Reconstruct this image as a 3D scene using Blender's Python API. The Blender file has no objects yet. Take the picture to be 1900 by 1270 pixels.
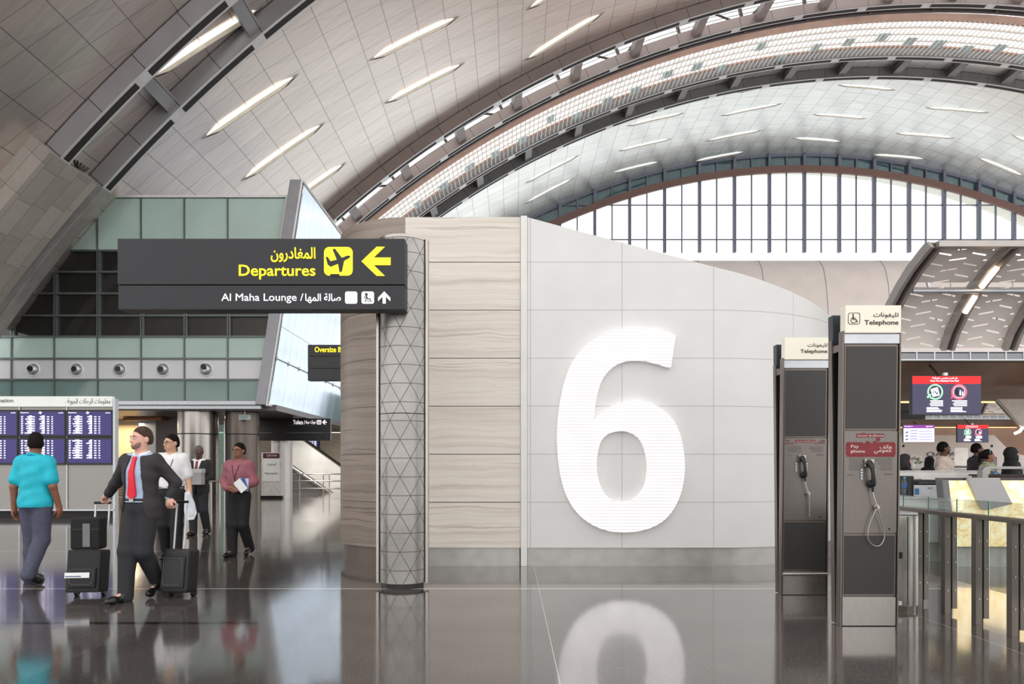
import bpy, bmesh, math, random
import numpy as np
from mathutils import Vector, Matrix, Euler
random.seed(7)
SC = bpy.context.scene
COL = SC.collection

# ------------------------------------------------------------------ camera, sky, exposure
F = 1267.0            # focal length in pixels of a 1900 px wide frame (24 mm shift lens)
EYE = 1.35            # camera height
cam = bpy.data.cameras.new('camera'); cam.lens = F / 1900 * 36; cam.sensor_width = 36
cam.shift_y = (868 - 635) / 1900; cam.clip_end = 400
co = bpy.data.objects.new('camera', cam); COL.objects.link(co)
co.location = (0, 0, EYE); co.rotation_euler = (math.pi / 2, 0, 0)
SC.camera = co
W = bpy.data.worlds.new('sky'); SC.world = W; W.use_nodes = True
bgn = W.node_tree.nodes['Background']; bgn.inputs['Color'].default_value = (1.0, 0.985, 0.97, 1); bgn.inputs['Strength'].default_value = 1.9
SC.view_settings.view_transform = 'Standard'; SC.view_settings.look = 'None'
SC.view_settings.exposure = 0.0; SC.view_settings.gamma = 1.0; SC.view_settings.use_curve_mapping = False
SC.cycles.max_bounces = 10; SC.cycles.diffuse_bounces = 5; SC.cycles.glossy_bounces = 5; SC.cycles.transparent_max_bounces = 24
SC.cycles.use_denoising = True

# ------------------------------------------------------------------ helpers
def P(x, y, D):
    return Vector(((x - 950) * D / F, D, EYE - (y - 868) * D / F))
def lin(c):
    r = []
    for v in c[:3]:
        v /= 255.0
        r.append(v / 12.92 if v <= 0.04045 else ((v + 0.055) / 1.055) ** 2.4)
    return (*r, 1.0)

class N:
    """tiny node-graph helper"""
    def __init__(s, mat):
        mat.use_nodes = True; s.t = mat.node_tree; s.n = s.t.nodes; s.l = s.t.links
        s.b = s.n['Principled BSDF']; s.out = s.n['Material Output']
    def node(s, kind, **kw):
        nd = s.n.new(kind)
        for k, v in kw.items(): setattr(nd, k, v)
        return nd
    def put(s, sock, v):
        if hasattr(v, 'node'): s.l.new(v, sock)
        else: sock.default_value = v
    def m(s, op, a, b=0.0, c=0.0):
        nd = s.n.new('ShaderNodeMath'); nd.operation = op
        s.put(nd.inputs[0], a); s.put(nd.inputs[1], b); s.put(nd.inputs[2], c)
        return nd.outputs[0]
    def mix(s, f, a, b):
        nd = s.n.new('ShaderNodeMix'); nd.data_type = 'RGBA'
        s.put(nd.inputs[0], f); s.put(nd.inputs[6], a); s.put(nd.inputs[7], b)
        return nd.outputs[2]
    def obj(s, scale=(1, 1, 1), loc=(0, 0, 0)):
        tc = s.n.new('ShaderNodeTexCoord'); mp = s.n.new('ShaderNodeMapping')
        mp.inputs['Scale'].default_value = scale; mp.inputs['Location'].default_value = loc
        s.l.new(tc.outputs['Object'], mp.inputs[0]); return mp.outputs[0]
    def uv(s):
        return s.n.new('ShaderNodeTexCoord').outputs['UV']
    def sep(s, v):
        nd = s.n.new('ShaderNodeSeparateXYZ'); s.l.new(v, nd.inputs[0]); return nd.outputs
    def comb(s, x, y, z):
        nd = s.n.new('ShaderNodeCombineXYZ')
        for i, v in enumerate((x, y, z)): s.put(nd.inputs[i], v)
        return nd.outputs[0]
    def noise(s, vec, scale=5, detail=3, rough=.5, dist=0):
        nd = s.n.new('ShaderNodeTexNoise'); nd.inputs['Scale'].default_value = scale
        nd.inputs['Detail'].default_value = detail; nd.inputs['Roughness'].default_value = rough
        nd.inputs['Distortion'].default_value = dist
        s.l.new(vec, nd.inputs['Vector']); return nd.outputs[0]
    def white(s, vec):
        nd = s.n.new('ShaderNodeTexWhiteNoise'); s.l.new(vec, nd.inputs['Vector']); return nd.outputs[0]
    def ramp(s, f, *stops):
        nd = s.n.new('ShaderNodeValToRGB'); s.l.new(f, nd.inputs[0]); e = nd.color_ramp.elements
        while len(e) < len(stops): e.new(.5)
        for el, (p, c) in zip(e, stops): el.position = p; el.color = lin(c)
        return nd.outputs[0]
    def bump(s, h, strength=.2, dist=.01):
        nd = s.n.new('ShaderNodeBump'); nd.inputs['Strength'].default_value = strength; nd.inputs['Distance'].default_value = dist
        s.l.new(h, nd.inputs['Height']); s.l.new(nd.outputs[0], s.b.inputs['Normal'])
    def line(s, v, period, width):
        """1 on thin lines repeating along v"""
        fr = s.m('FRACT', s.m('DIVIDE', v, period))
        d = s.m('MINIMUM', fr, s.m('SUBTRACT', 1.0, fr))
        return s.m('LESS_THAN', d, width / period / 2)

MATS = {}
def mat(name, col, rough=.5, metal=0.0, var=.06, scale=8.0, stretch=(1, 1, 1), bump=0.0, spec=.5, emit=0.0, coat=0.0, alpha=None):
    """procedural material: base colour modulated by noise"""
    if name in MATS: return MATS[name]
    M = bpy.data.materials.new(name); g = N(M); b = g.b
    v = g.noise(g.obj(stretch), scale, 4)
    lo = tuple(max(0, c * (1 - var)) for c in col); hi = tuple(min(255, c * (1 + var)) for c in col)
    c = g.ramp(v, (.3, lo), (.7, hi))
    g.put(b.inputs['Base Color'], c)
    b.inputs['Metallic'].default_value = metal
    g.put(b.inputs['Roughness'], g.m('MULTIPLY_ADD', v, .12, max(.0, rough - .06)))
    b.inputs['Specular IOR Level'].default_value = spec
    b.inputs['Coat Weight'].default_value = coat
    if emit: g.put(b.inputs['Emission Color'], c); b.inputs['Emission Strength'].default_value = emit
    if bump: g.bump(v, bump)
    MATS[name] = M; return M
def glow(name, col, strength):
    if name in MATS: return MATS[name]
    M = bpy.data.materials.new(name); g = N(M)
    v = g.noise(g.obj(), 2.0, 2)
    c = g.ramp(v, (.2, tuple(x * .96 for x in col)), (.8, col))
    g.put(g.b.inputs['Base Color'], c); g.put(g.b.inputs['Emission Color'], c)
    g.b.inputs['Emission Strength'].default_value = strength; g.b.inputs['Roughness'].default_value = .4
    MATS[name] = M; return M
def thin_glass(name, tint=(235, 245, 243), refl=.12, rough=.02):
    if name in MATS: return MATS[name]
    M = bpy.data.materials.new(name); g = N(M)
    tr = g.node('ShaderNodeBsdfTransparent'); tr.inputs[0].default_value = lin(tint)
    gl = g.node('ShaderNodeBsdfGlossy'); gl.inputs['Roughness'].default_value = rough
    fr = g.node('ShaderNodeFresnel'); fr.inputs[0].default_value = 1.45
    v = g.noise(g.obj(), 1.5, 2)
    f = g.m('MULTIPLY_ADD', v, .02, g.m('MULTIPLY', fr.outputs[0], refl / .12))
    mx = g.node('ShaderNodeMixShader'); g.l.new(f, mx.inputs[0]); g.l.new(tr.outputs[0], mx.inputs[1]); g.l.new(gl.outputs[0], mx.inputs[2])
    g.l.new(mx.outputs[0], g.out.inputs[0]); MATS[name] = M; return M

def thing(name, label, cat, loc=(0, 0, 0), rz=0.0, group=None, kind=None):
    o = bpy.data.objects.new(name, None); COL.objects.link(o); o.empty_display_size = .1
    o.location = loc; o.rotation_euler = (0, 0, rz); tag(o, label, cat, group, kind); return o
def tag(o, label=None, cat=None, group=None, kind=None):
    if label: o['label'] = label
    if cat: o['category'] = cat
    if group: o['group'] = group
    if kind: o['kind'] = kind
    return o

class MB:
    def __init__(s): s.v = []; s.f = []; s.mi = []; s.uv = None
    def add(s, vs, fs, mi=0):
        o = len(s.v); s.v += [tuple(p) for p in vs]; s.f += [tuple(i + o for i in f) for f in fs]; s.mi += [mi] * len(fs); return s
    def box(s, x0, x1, y0, y1, z0, z1, mi=0, M=None):
        vs = [Vector((x, y, z)) for z in (z0, z1) for y in (y0, y1) for x in (x0, x1)]
        if M is not None: vs = [M @ v for v in vs]
        return s.add(vs, [(0, 2, 3, 1), (4, 5, 7, 6), (0, 1, 5, 4), (2, 6, 7, 3), (0, 4, 6, 2), (1, 3, 7, 5)], mi)
    def prism(s, poly, y0, y1, mi=0, M=None, axis='y'):
        """polygon of (x,z) extruded along y (or (y,z) along x)"""
        n = len(poly)
        ar = sum(poly[i][0] * poly[(i + 1) % n][1] - poly[(i + 1) % n][0] * poly[i][1] for i in range(n))
        if (ar < 0) == (axis == 'y'): poly = poly[::-1]
        mk = (lambda p, t: Vector((p[0], t, p[1]))) if axis == 'y' else (lambda p, t: Vector((t, p[0], p[1])))
        vs = [mk(p, y0) for p in poly] + [mk(p, y1) for p in poly]
        if M is not None: vs = [M @ v for v in vs]
        fs = [tuple(range(n)), tuple(range(2 * n - 1, n - 1, -1))] + [(i, i + n, (i + 1) % n + n, (i + 1) % n) for i in range(n)]
        if axis != 'y': fs = [f[::-1] for f in fs]
        return s.add(vs, fs, mi)
    def plate(s, poly, y0, y1, mi=0):
        """outline given by 3-D corner points in a near-vertical plane, thickened from y offset y0 to y1"""
        n = len(poly); vs = [p + Vector((0, y0, 0)) for p in poly] + [p + Vector((0, y1, 0)) for p in poly]
        return s.add(vs, [tuple(range(n)), tuple(range(2 * n - 1, n - 1, -1))] + [(i, i + n, (i + 1) % n + n, (i + 1) % n) for i in range(n)], mi)
    def tube(s, path, r, n=8, closed=False, mi=0):
        path = [Vector(p) for p in path]; m = len(path); rs = r if isinstance(r, (list, tuple)) else [r] * m
        vs = []; up = None
        for i, p in enumerate(path):
            a = path[(i - 1) % m] if (closed or i > 0) else p; b = path[(i + 1) % m] if (closed or i < m - 1) else p
            t = (b - a).normalized()
            if up is None: up = t.orthogonal().normalized()
            up = (up - t * up.dot(t)).normalized(); w = t.cross(up)
            for k in range(n):
                an = 2 * math.pi * k / n; vs.append(p + (up * math.cos(an) + w * math.sin(an)) * rs[i])
        fs = []
        for i in range(m if closed else m - 1):
            for k in range(n):
                a = i * n + k; b = i * n + (k + 1) % n; c = ((i + 1) % m) * n + (k + 1) % n; d = ((i + 1) % m) * n + k
                fs.append((a, b, c, d))
        if not closed: fs += [tuple(range(n))[::-1], tuple(range((m - 1) * n, m * n))]
        return s.add(vs, fs, mi)
    def cyl(s, p0, p1, r0, r1=None, n=20, mi=0): return s.tube([p0, p1], [r0, r0 if r1 is None else r1], n, mi=mi)
    def lathe(s, prof, n=24, c=(0, 0, 0), M=None, mi=0):
        vs = []
        for r, z in prof:
            for k in range(n):
                a = 2 * math.pi * k / n; v = Vector((r * math.cos(a), r * math.sin(a), z))
                vs.append((M @ v if M is not None else v) + Vector(c))
        m = len(prof); fs = [(i * n + k, i * n + (k + 1) % n, (i + 1) * n + (k + 1) % n, (i + 1) * n + k) for i in range(m - 1) for k in range(n)]
        fs += [tuple(range(n))[::-1], tuple(range((m - 1) * n, m * n))]
        return s.add(vs, fs, mi)
    def ell(s, c, r, n=16, M=None, mi=0):
        m = n // 2; prof = [(math.sin(math.pi * i / m), -math.cos(math.pi * i / m)) for i in range(m + 1)]
        prof[0] = (1e-3, -1); prof[-1] = (1e-3, 1)
        S = Matrix.Diagonal((*r, 1)); S = (M @ S) if M is not None else S
        return s.lathe(prof, n, c, S, mi)
    def build(s, name, mats, parent=None, smooth=False, bevel=0.0, seg=2, loc=None, autosm=None):
        me = bpy.data.meshes.new(name); me.from_pydata(s.v, [], s.f)
        ml = mats if isinstance(mats, (list, tuple)) else [mats]
        for m in ml: me.materials.append(m)
        if len(ml) > 1: me.polygons.foreach_set('material_index', s.mi)
        if s.uv:
            ul = me.uv_layers.new(name='UVMap'); flat = []
            for poly in me.polygons:
                for li in poly.loop_indices: flat += list(s.uv[me.loops[li].vertex_index])
            ul.data.foreach_set('uv', flat)
        if bevel:
            bm = bmesh.new(); bm.from_mesh(me)
            es = [e for e in bm.edges if len(e.link_faces) == 2 and e.calc_face_angle(0) > .6]
            bmesh.ops.bevel(bm, geom=es, offset=bevel, segments=seg, affect='EDGES', profile=.7, clamp_overlap=True)
            bm.to_mesh(me); bm.free()
        if smooth:
            me.polygons.foreach_set('use_smooth', [True] * len(me.polygons))
            me.set_sharp_from_angle(angle=math.radians(autosm or 40))
        me.update()
        o = bpy.data.objects.new(name, me); COL.objects.link(o)
        if parent: o.parent = parent
        if loc: o.location = loc
        return o

# ---- flat shapes and writing: filled 2-D curves turned into meshes standing in the XZ plane, facing -y
RX = Matrix.Rotation(math.pi / 2, 4, 'X')
def curve_mesh(cu):
    o = bpy.data.objects.new('tmp', cu); COL.objects.link(o)
    dg = bpy.context.evaluated_depsgraph_get(); dg.update()
    me = bpy.data.meshes.new_from_object(o.evaluated_get(dg)); bpy.data.objects.remove(o); return me
def shape(name, polys, depth, m, parent, at=(0, 0, 0), tilt=None):
    """polys: closed outlines of (x,z); inner outlines are holes"""
    cu = bpy.data.curves.new('c', 'CURVE'); cu.dimensions = '2D'; cu.fill_mode = 'BOTH'; cu.extrude = depth / 2
    for pl in polys:
        sp = cu.splines.new('POLY'); sp.points.add(len(pl) - 1); sp.use_cyclic_u = True
        for q, p in zip(sp.points, pl): q.co = (p[0], p[1], 0, 1)
    me = curve_mesh(cu); me.transform((tilt or Matrix()) @ RX); me.name = name
    me.materials.clear(); me.materials.append(m)
    o = bpy.data.objects.new(name, me); COL.objects.link(o); o.parent = parent; o.location = at
    return o
def disc(cx, cz, r, n=24, rz=None):
    return [(cx + r * math.cos(2 * math.pi * k / n), cz + (rz or r) * math.sin(2 * math.pi * k / n)) for k in range(n)]
def rrect(x0, x1, z0, z1, r, n=5):
    o = []
    for cx, cz, a0 in ((x1 - r, z1 - r, 0), (x0 + r, z1 - r, 90), (x0 + r, z0 + r, 180), (x1 - r, z0 + r, 270)):
        for k in range(n + 1):
            a = math.radians(a0 + 90 * k / n); o.append((cx + r * math.cos(a), cz + r * math.sin(a)))
    return o
def smooth_poly(pts, n=4):
    o = []; m = len(pts)
    for i in range(m):
        p0, p1, p2, p3 = (Vector(pts[(i + j) % m]) for j in (-1, 0, 1, 2))
        for k in range(n):
            t = k / n; o.append(tuple(.5 * (2 * p1 + (p2 - p0) * t + (2 * p0 - 5 * p1 + 4 * p2 - p3) * t * t + (3 * p1 - p0 - 3 * p2 + p3) * t ** 3)))
    return o
# Arabic letters: isolated, final, initial, medial presentation forms
AR = {'ا': (0xFE8D, 0xFE8E), 'ب': (0xFE8F, 0xFE90, 0xFE91, 0xFE92), 'ة': (0xFE93, 0xFE94), 'ت': (0xFE95, 0xFE96, 0xFE97, 0xFE98),
      'ج': (0xFE9D, 0xFE9E, 0xFE9F, 0xFEA0), 'ح': (0xFEA1, 0xFEA2, 0xFEA3, 0xFEA4), 'د': (0xFEA9, 0xFEAA), 'ر': (0xFEAD, 0xFEAE),
      'ص': (0xFEB9, 0xFEBA, 0xFEBB, 0xFEBC), 'ع': (0xFEC9, 0xFECA, 0xFECB, 0xFECC), 'غ': (0xFECD, 0xFECE, 0xFECF, 0xFED0),
      'ف': (0xFED1, 0xFED2, 0xFED3, 0xFED4), 'ق': (0xFED5, 0xFED6, 0xFED7, 0xFED8), 'ك': (0xFED9, 0xFEDA, 0xFEDB, 0xFEDC),
      'ل': (0xFEDD, 0xFEDE, 0xFEDF, 0xFEE0), 'م': (0xFEE1, 0xFEE2, 0xFEE3, 0xFEE4), 'ن': (0xFEE5, 0xFEE6, 0xFEE7, 0xFEE8),
      'ه': (0xFEE9, 0xFEEA, 0xFEEB, 0xFEEC), 'و': (0xFEED, 0xFEEE), 'ي': (0xFEF1, 0xFEF2, 0xFEF3, 0xFEF4)}
def arabic(s):
    out = []
    for i, ch in enumerate(s):
        if ch not in AR: out.append(ch); continue
        fm = AR[ch]; prev = s[i - 1] if i else ' '; nxt = s[i + 1] if i + 1 < len(s) else ' '
        jp = prev in AR and len(AR[prev]) == 4; jn = len(fm) == 4 and nxt in AR
        out.append(chr(fm[3 if jp and jn else 1 if jp else 2 if jn else 0]))
    return ''.join(reversed(out))
def text(body, m, parent, x0, x1, z0, z1, y, name='lettering', bold=.0, depth=.003, tilt=None, arab=False):
    """lettering whose bounding box fills x0..x1, z0..z1, standing at depth y and facing the viewer side (-y)"""
    cu = bpy.data.curves.new('t', 'FONT'); cu.body = arabic(body) if arab else body; cu.extrude = depth / 2; cu.offset = bold; cu.resolution_u = 3
    me = curve_mesh(cu); me.materials.clear(); me.materials.append(m); me.name = name
    co = np.empty(len(me.vertices) * 3); me.vertices.foreach_get('co', co); co = co.reshape(-1, 3)
    mn, mx = co.min(0), co.max(0)
    if x0 is None:
        sx = (z1 - z0) / (mx[1] - mn[1]); x0 = x1 - sx * (mx[0] - mn[0])
    co2 = np.empty_like(co); co2[:, 0] = x0 + (co[:, 0] - mn[0]) / (mx[0] - mn[0]) * (x1 - x0)
    co2[:, 2] = z0 + (co[:, 1] - mn[1]) / (mx[1] - mn[1]) * (z1 - z0); co2[:, 1] = y - co[:, 2]
    me.vertices.foreach_set('co', co2.ravel())
    if tilt is not None: me.transform(tilt)
    me.update(); o = bpy.data.objects.new(name, me); COL.objects.link(o); o.parent = parent; return o
def merge_meshes(objs, name):
    """join several just-built meshes of one material into one part"""
    mb = MB()
    for o in objs: mb.add([v.co for v in o.data.vertices], [tuple(p.vertices) for p in o.data.polygons])
    m = objs[0].data.materials[0]; par = objs[0].parent
    for o in objs: bpy.data.objects.remove(o)
    return mb.build(name, m, par)
ORD = ['first', 'second', 'third', 'fourth', 'fifth', 'sixth', 'seventh', 'eighth', 'ninth', 'tenth', 'eleventh', 'twelfth']
# ------------------------------------------------------------------ vault geometry
XC, ZC = 26.14, 1.35 - 26.33          # axis of the vault (runs along y)
RS = 54.17                            # radius of the rib soffits
RC = RS + .62                         # radius of the ceiling
def V(u, v, r=RC):
    """u: arc length along the ceiling from the left springing, v: depth"""
    a = u / RC
    return Vector((XC - r * math.cos(a), v, ZC + r * math.sin(a)))
def arcbox(mb, u0, u1, y0, y1, r0, r1, n=None, mi=0):
    n = n or max(2, int((u1 - u0) / .9)); vs = []
    for i in range(n + 1):
        u = u0 + (u1 - u0) * i / n
        vs += [V(u, y0, r0), V(u, y1, r0), V(u, y1, r1), V(u, y0, r1)]
    fs = [(0, 1, 2, 3), (4 * n + 3, 4 * n + 2, 4 * n + 1, 4 * n)]
    for i in range(n):
        a = 4 * i
        for k in range(4): fs.append((a + k, a + 4 + k, a + 4 + (k + 1) % 4, a + (k + 1) % 4))
    return mb.add(vs, fs, mi)
ULO, UHI = 33.5, 132.0                # ceiling from about 9 m high on the left to the far right springing

# ---- materials of the hall
def ceiling_mat(name, base, rough, metal):
    M = bpy.data.materials.new(name); g = N(M)
    u, v, _ = g.sep(g.uv())
    l1 = g.line(u, 1.35, .03)
    a = g.m('SUBTRACT', v, g.m('MULTIPLY', u, .20)); b = g.m('SUBTRACT', v, g.m('MULTIPLY', u, .52))
    l2 = g.line(a, 1.05, .018); l3 = g.line(b, 1.62, .014)
    ln = g.m('MAXIMUM', l1, g.m('MAXIMUM', l2, g.m('MULTIPLY', l3, .55)))
    cell = g.comb(g.m('FLOOR', g.m('DIVIDE', u, 1.35)), g.m('FLOOR', g.m('DIVIDE', a, 1.05)), g.m('FLOOR', g.m('DIVIDE', b, 1.62)))
    rnd = g.white(cell)
    st = g.noise(g.comb(g.m('MULTIPLY', u, .25), g.m('MULTIPLY', v, 7.0), 0.0), 1.0, 4, .6)
    c0 = g.ramp(g.m('MULTIPLY_ADD', rnd, .16, g.m('MULTIPLY', st, .84)), (.25, tuple(x * .93 for x in base)), (.75, tuple(min(255, x * 1.06) for x in base)))
    g.put(g.b.inputs['Base Color'], g.mix(g.m('MULTIPLY', ln, .7), c0, lin((96, 90, 86))))
    g.b.inputs['Metallic'].default_value = metal
    g.put(g.b.inputs['Roughness'], g.m('MULTIPLY_ADD', st, .16, rough - .08))
    h = g.m('ADD', g.m('MULTIPLY', rnd, .2), g.m('SUBTRACT', g.m('MULTIPLY', st, .25), ln))
    g.bump(h, .12, .02)
    MATS[name] = M; return M
m_ceil = ceiling_mat('brushed metal ceiling panels', (218, 207, 201), .33, .80); m_ceil2 = ceiling_mat('brushed ceiling panels with painted light', (232, 232, 229), .34, .78)  # one panel type twice: dimmer near light and brighter far light in base colours
m_rib_grey = mat('grey rib cladding', (150, 148, 147), .45, .35, .03, 3)
m_rib_brown = mat('brown grey rib cladding', (112, 101, 98), .5, .3, .03, 3)
m_rib_dark = mat('dark grey rib cladding', (98, 97, 98), .5, .3, .03, 3)
m_white_soffit = mat('rib soffit metal with painted bounce light', (205, 203, 204), .35, .3, .04, 2)  # paler than the rib faces: light reflected off the floor, put into the colour
m_slot = mat('dark slot', (34, 31, 31), .7)
m_steel = mat('brushed stainless steel', (168, 163, 158), .28, .95, .05, 14, (30, 30, .6), spec=.5)
m_steel_dark = mat('dark bronze steel', (106, 98, 92), .36, .85, .05, 10, (20, 20, .7))
m_black = mat('black plastic', (18, 18, 19), .38)
m_white = mat('white powder coat', (228, 229, 228), .4, 0, .02, 3)
m_alu = mat('aluminium trim', (186, 189, 193), .35, .7, .04, 8)
m_sky_glass = thin_glass('clear window glass', (247, 251, 252), .06)

def floor_mat():
    M = bpy.data.materials.new('polished granite floor'); g = N(M)
    o = g.obj(); x, y, z = g.sep(o)
    sp = g.noise(o, 55, 3, .7); sp2 = g.noise(o, 2.0, 3)
    cell = g.comb(g.m('FLOOR', g.m('DIVIDE', g.m('SUBTRACT', x, .3), 3.4)), g.m('FLOOR', g.m('DIVIDE', g.m('SUBTRACT', y, 7.6), 3.4)), 0.0)
    rnd = g.white(cell)
    c = g.ramp(g.m('MULTIPLY_ADD', sp2, .15, g.m('MULTIPLY_ADD', rnd, .18, g.m('MULTIPLY', sp, .8))), (.30, (44, 41, 40)), (.52, (74, 69, 66)), (.80, (132, 124, 118)))
    gx = g.line(g.m('SUBTRACT', x, .3), 3.4, .006); gy = g.line(g.m('SUBTRACT', y, 7.6), 3.4, .05)
    gd = g.line(g.m('SUBTRACT', y, 5.92), 40.0, .09)
    c = g.mix(g.m('MAXIMUM', g.m('MULTIPLY', gx, g.m('GREATER_THAN', x, -1.0)), gy), c, lin((186, 178, 171)))
    c = g.mix(g.m('MULTIPLY', gd, g.m('LESS_THAN', x, -2.2)), c, lin((26, 25, 26)))
    g.put(g.b.inputs['Base Color'], c)
    wv = g.noise(g.comb(g.m('MULTIPLY', x, 2.2), g.m('MULTIPLY', y, .55), 0.0), 1.6, 2, .5)
    g.put(g.b.inputs['Roughness'], g.m('MULTIPLY_ADD', sp, .09, .06))
    g.b.inputs['IOR'].default_value = 1.62; g.b.inputs['Coat Weight'].default_value = .55; g.b.inputs['Coat Roughness'].default_value = .09
    g.bump(wv, .03, .05)
    return M
fl = MB(); fl.add([(-40, -12, 0), (46, -12, 0), (46, 64, 0), (-40, 64, 0)], [(0, 1, 2, 3)])
tag(fl.build('floor', floor_mat()), 'polished dark granite floor of the hall', 'floor', kind='structure')

# ---- ceiling shells (between the ribs the roof is open for a band of skylight)
def shell(y0, y1, mname, r=RC, u0=ULO, u1=UHI, nu=110, nv=None):
    nv = nv or max(2, int((y1 - y0) / 2)); mb = MB(); mb.uv = []
    for j in range(nv + 1):
        for i in range(nu + 1):
            u = u0 + (u1 - u0) * i / nu; v = y0 + (y1 - y0) * j / nv
            mb.v.append(tuple(V(u, v, r))); mb.uv.append((u, v))
    n = nu + 1
    for j in range(nv):
        for i in range(nu): mb.f.append((j * n + i, (j + 1) * n + i, (j + 1) * n + i + 1, j * n + i + 1)); mb.mi.append(0)
    return mb
tag(shell(6.0, 38.86, 'c', u1=99, nu=90).build('ceiling', m_ceil, smooth=True), 'vaulted brushed metal ceiling over the near hall', 'ceiling', kind='structure')
tag(shell(46.1, 62.0, 'c', u1=120).build('ceiling', m_ceil2, smooth=True), 'vaulted brushed metal ceiling over the far hall', 'ceiling', kind='structure')
m_eave = mat('cream outer eave', (214, 210, 198), .6, 0, .03, 2)
e = shell(62.35, 65.5, 'c', RC - .35); tag(e.build('trim_1', m_eave, smooth=True), 'cream underside of the roof eave outside the arched window', 'eave', kind='structure')

# ---- ribs: two box arches tied by cross pieces
def rib_mat(col, off, du, u_from):
    M = bpy.data.materials.new('rib cladding with joints'); g = N(M); x, y, z = g.sep(g.obj())
    ang = g.m('ARCTAN2', g.m('ADD', z, off.z - ZC), g.m('SUBTRACT', XC - off.x, x)); u = g.m('MULTIPLY', ang, RC)
    ns = g.noise(g.obj(), .7, 3); c = g.ramp(ns, (.3, tuple(v * .96 for v in col)), (.7, tuple(v * 1.04 for v in col)))
    g.put(g.b.inputs['Base Color'], g.mix(g.line(g.m('SUBTRACT', u, u_from), du / 2, .03), c, lin((60, 56, 55)))); g.b.inputs['Metallic'].default_value = .3; g.b.inputs['Roughness'].default_value = .42
    return M
def rib(label, y_a, y_b, face, ub0, du, slot_from, u0, u1):
    t = thing('arch_rib', label, 'roof rib', V((u0 + u1) / 2, y_a, RS)); off = Vector(t.location); face = rib_mat(face, off, du, slot_from)
    def put(mb, name, m, **kw):
        mb.v = [tuple(Vector(p) - off) for p in mb.v]; return mb.build(name, m, t, **kw)
    for y in (y_a, y_b):
        ch = put(arcbox(MB(), u0, u1, y, y + .48, RS, RC - .03), 'arch_chord', face, smooth=True)
        sf = MB(); arcbox(sf, u0, u1, y + .02, y + .48, RS - .012, RS - .001)
        so = put(sf, 'soffit_strip', m_white_soffit); so.parent = ch
        sl = MB(); k = 0
        u = slot_from
        while u < u1 - 1:
            if u > u0: arcbox(sl, u, u + du * .86, y + .13, y + .40, RS - .016, RS - .011, 6)
            u += du
        sl = put(sl, 'light_slot', m_slot); sl.parent = ch
    u = ub0
    while u < u1:
        if u > u0 + .3:
            put(arcbox(MB(), u, u + .52, y_a + .38, y_b + .02, RS + .10, RC - .12, 2), 'cross_piece', face, bevel=.02)
        u += du
    return t
rib('grey ladder-like roof rib rising from the stone pier at the left', 21.5, 23.75, (146, 145, 147), 44.2 - 3.9 - .75, 3.9, 40.0, 39.6, 96)
rib('brown double roof rib arching in front of the skylight band', 38.5, 40.85, (134, 121, 117), 35.3, 3.9, 34.4, ULO, UHI)
rib('dark grey double roof rib behind the skylight band', 46.15, 48.5, (116, 114, 114), 36.2, 3.9, 35.3, ULO, UHI)

# ---- stone pier at the foot of the near rib
def pier_mat():
    M = bpy.data.materials.new('grey stone cladding'); g = N(M)
    u, v, _ = g.sep(g.uv())
    row = g.m('FLOOR', g.m('DIVIDE', v, .62)); uo = g.m('ADD', u, g.m('MULTIPLY', g.white(g.comb(row, 3.0, 0.0)), 1.9))
    col = g.m('FLOOR', g.m('DIVIDE', uo, 1.25)); rnd = g.white(g.comb(row, col, 0.0))
    ns = g.noise(g.obj((1, 1, 1)), 3.0, 5, .6)
    c = g.ramp(g.m('MULTIPLY_ADD', rnd, .6, g.m('MULTIPLY', ns, .4)), (.1, (140, 135, 128)), (.9, (174, 168, 160)))
    ln = g.m('MAXIMUM', g.line(v, .62, .012), g.line(uo, 1.25, .012))
    g.put(g.b.inputs['Base Color'], g.mix(ln, c, lin((92, 88, 84)))); g.b.inputs['Roughness'].default_value = .6
    g.bump(ns, .1); return M
def pier():
    t = thing('stone_pier', 'grey stone clad pier carrying the near roof rib, leaning up from the left', 'pier', V(30, 22.5, RS)); off = Vector(t.location)
    u0, u1 = 24.8, 39.95
    def loc(mb): mb.v = [tuple(Vector(p) - off) for p in mb.v]; return mb
    n = 16; mb = MB(); mb.uv = []
    ys = [(20.95, RC + .3), (20.95, RS - .12), (23.35, RS - .12), (23.35, RC + .3)]
    for i in range(n + 1):
        u = u0 + (u1 - u0) * i / n; acc = 0
        for k, (y, r) in enumerate(ys):
            if k: acc += abs(y - ys[k - 1][0]) + abs(r - ys[k - 1][1])
            mb.v.append(tuple(V(u, y, r))); mb.uv.append((u, acc))
    for i in range(n):
        for k in range(3): a = 4 * i + k; mb.f.append((a, a + 4, a + 5, a + 1)); mb.mi.append(0)
    a = 4 * n; mb.f.append((a, a + 1, a + 2, a + 3)); mb.mi.append(0); mb.f.append((3, 2, 1, 0)); mb.mi.append(0)
    loc(mb).build('stone_cladding', pier_mat(), t)
    m_edge = mat('pale pier edge strip', (164, 160, 156), .4, .4, .05, 3)
    mb = MB(); arcbox(mb, u0, u1, 23.36, 23.70, RS - .06, RC + .3); loc(mb).build('recessed_edge', m_rib_grey, t, smooth=True)
    mb = MB(); arcbox(mb, u0, u1, 23.71, 24.25, RS - .12, RC + .3); loc(mb).build('edge_strip', m_edge, t, smooth=True)
    mb = MB()
    for k in range(5):
        p = V(40.0, 22.4 + .1 * k, RS + .12) - off; mb.tube([p, p + Vector((.06 * k - .1, .05, .28 - .03 * k))], .035, 6)
    mb.build('light_fitting', m_black, t)
pier()

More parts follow.
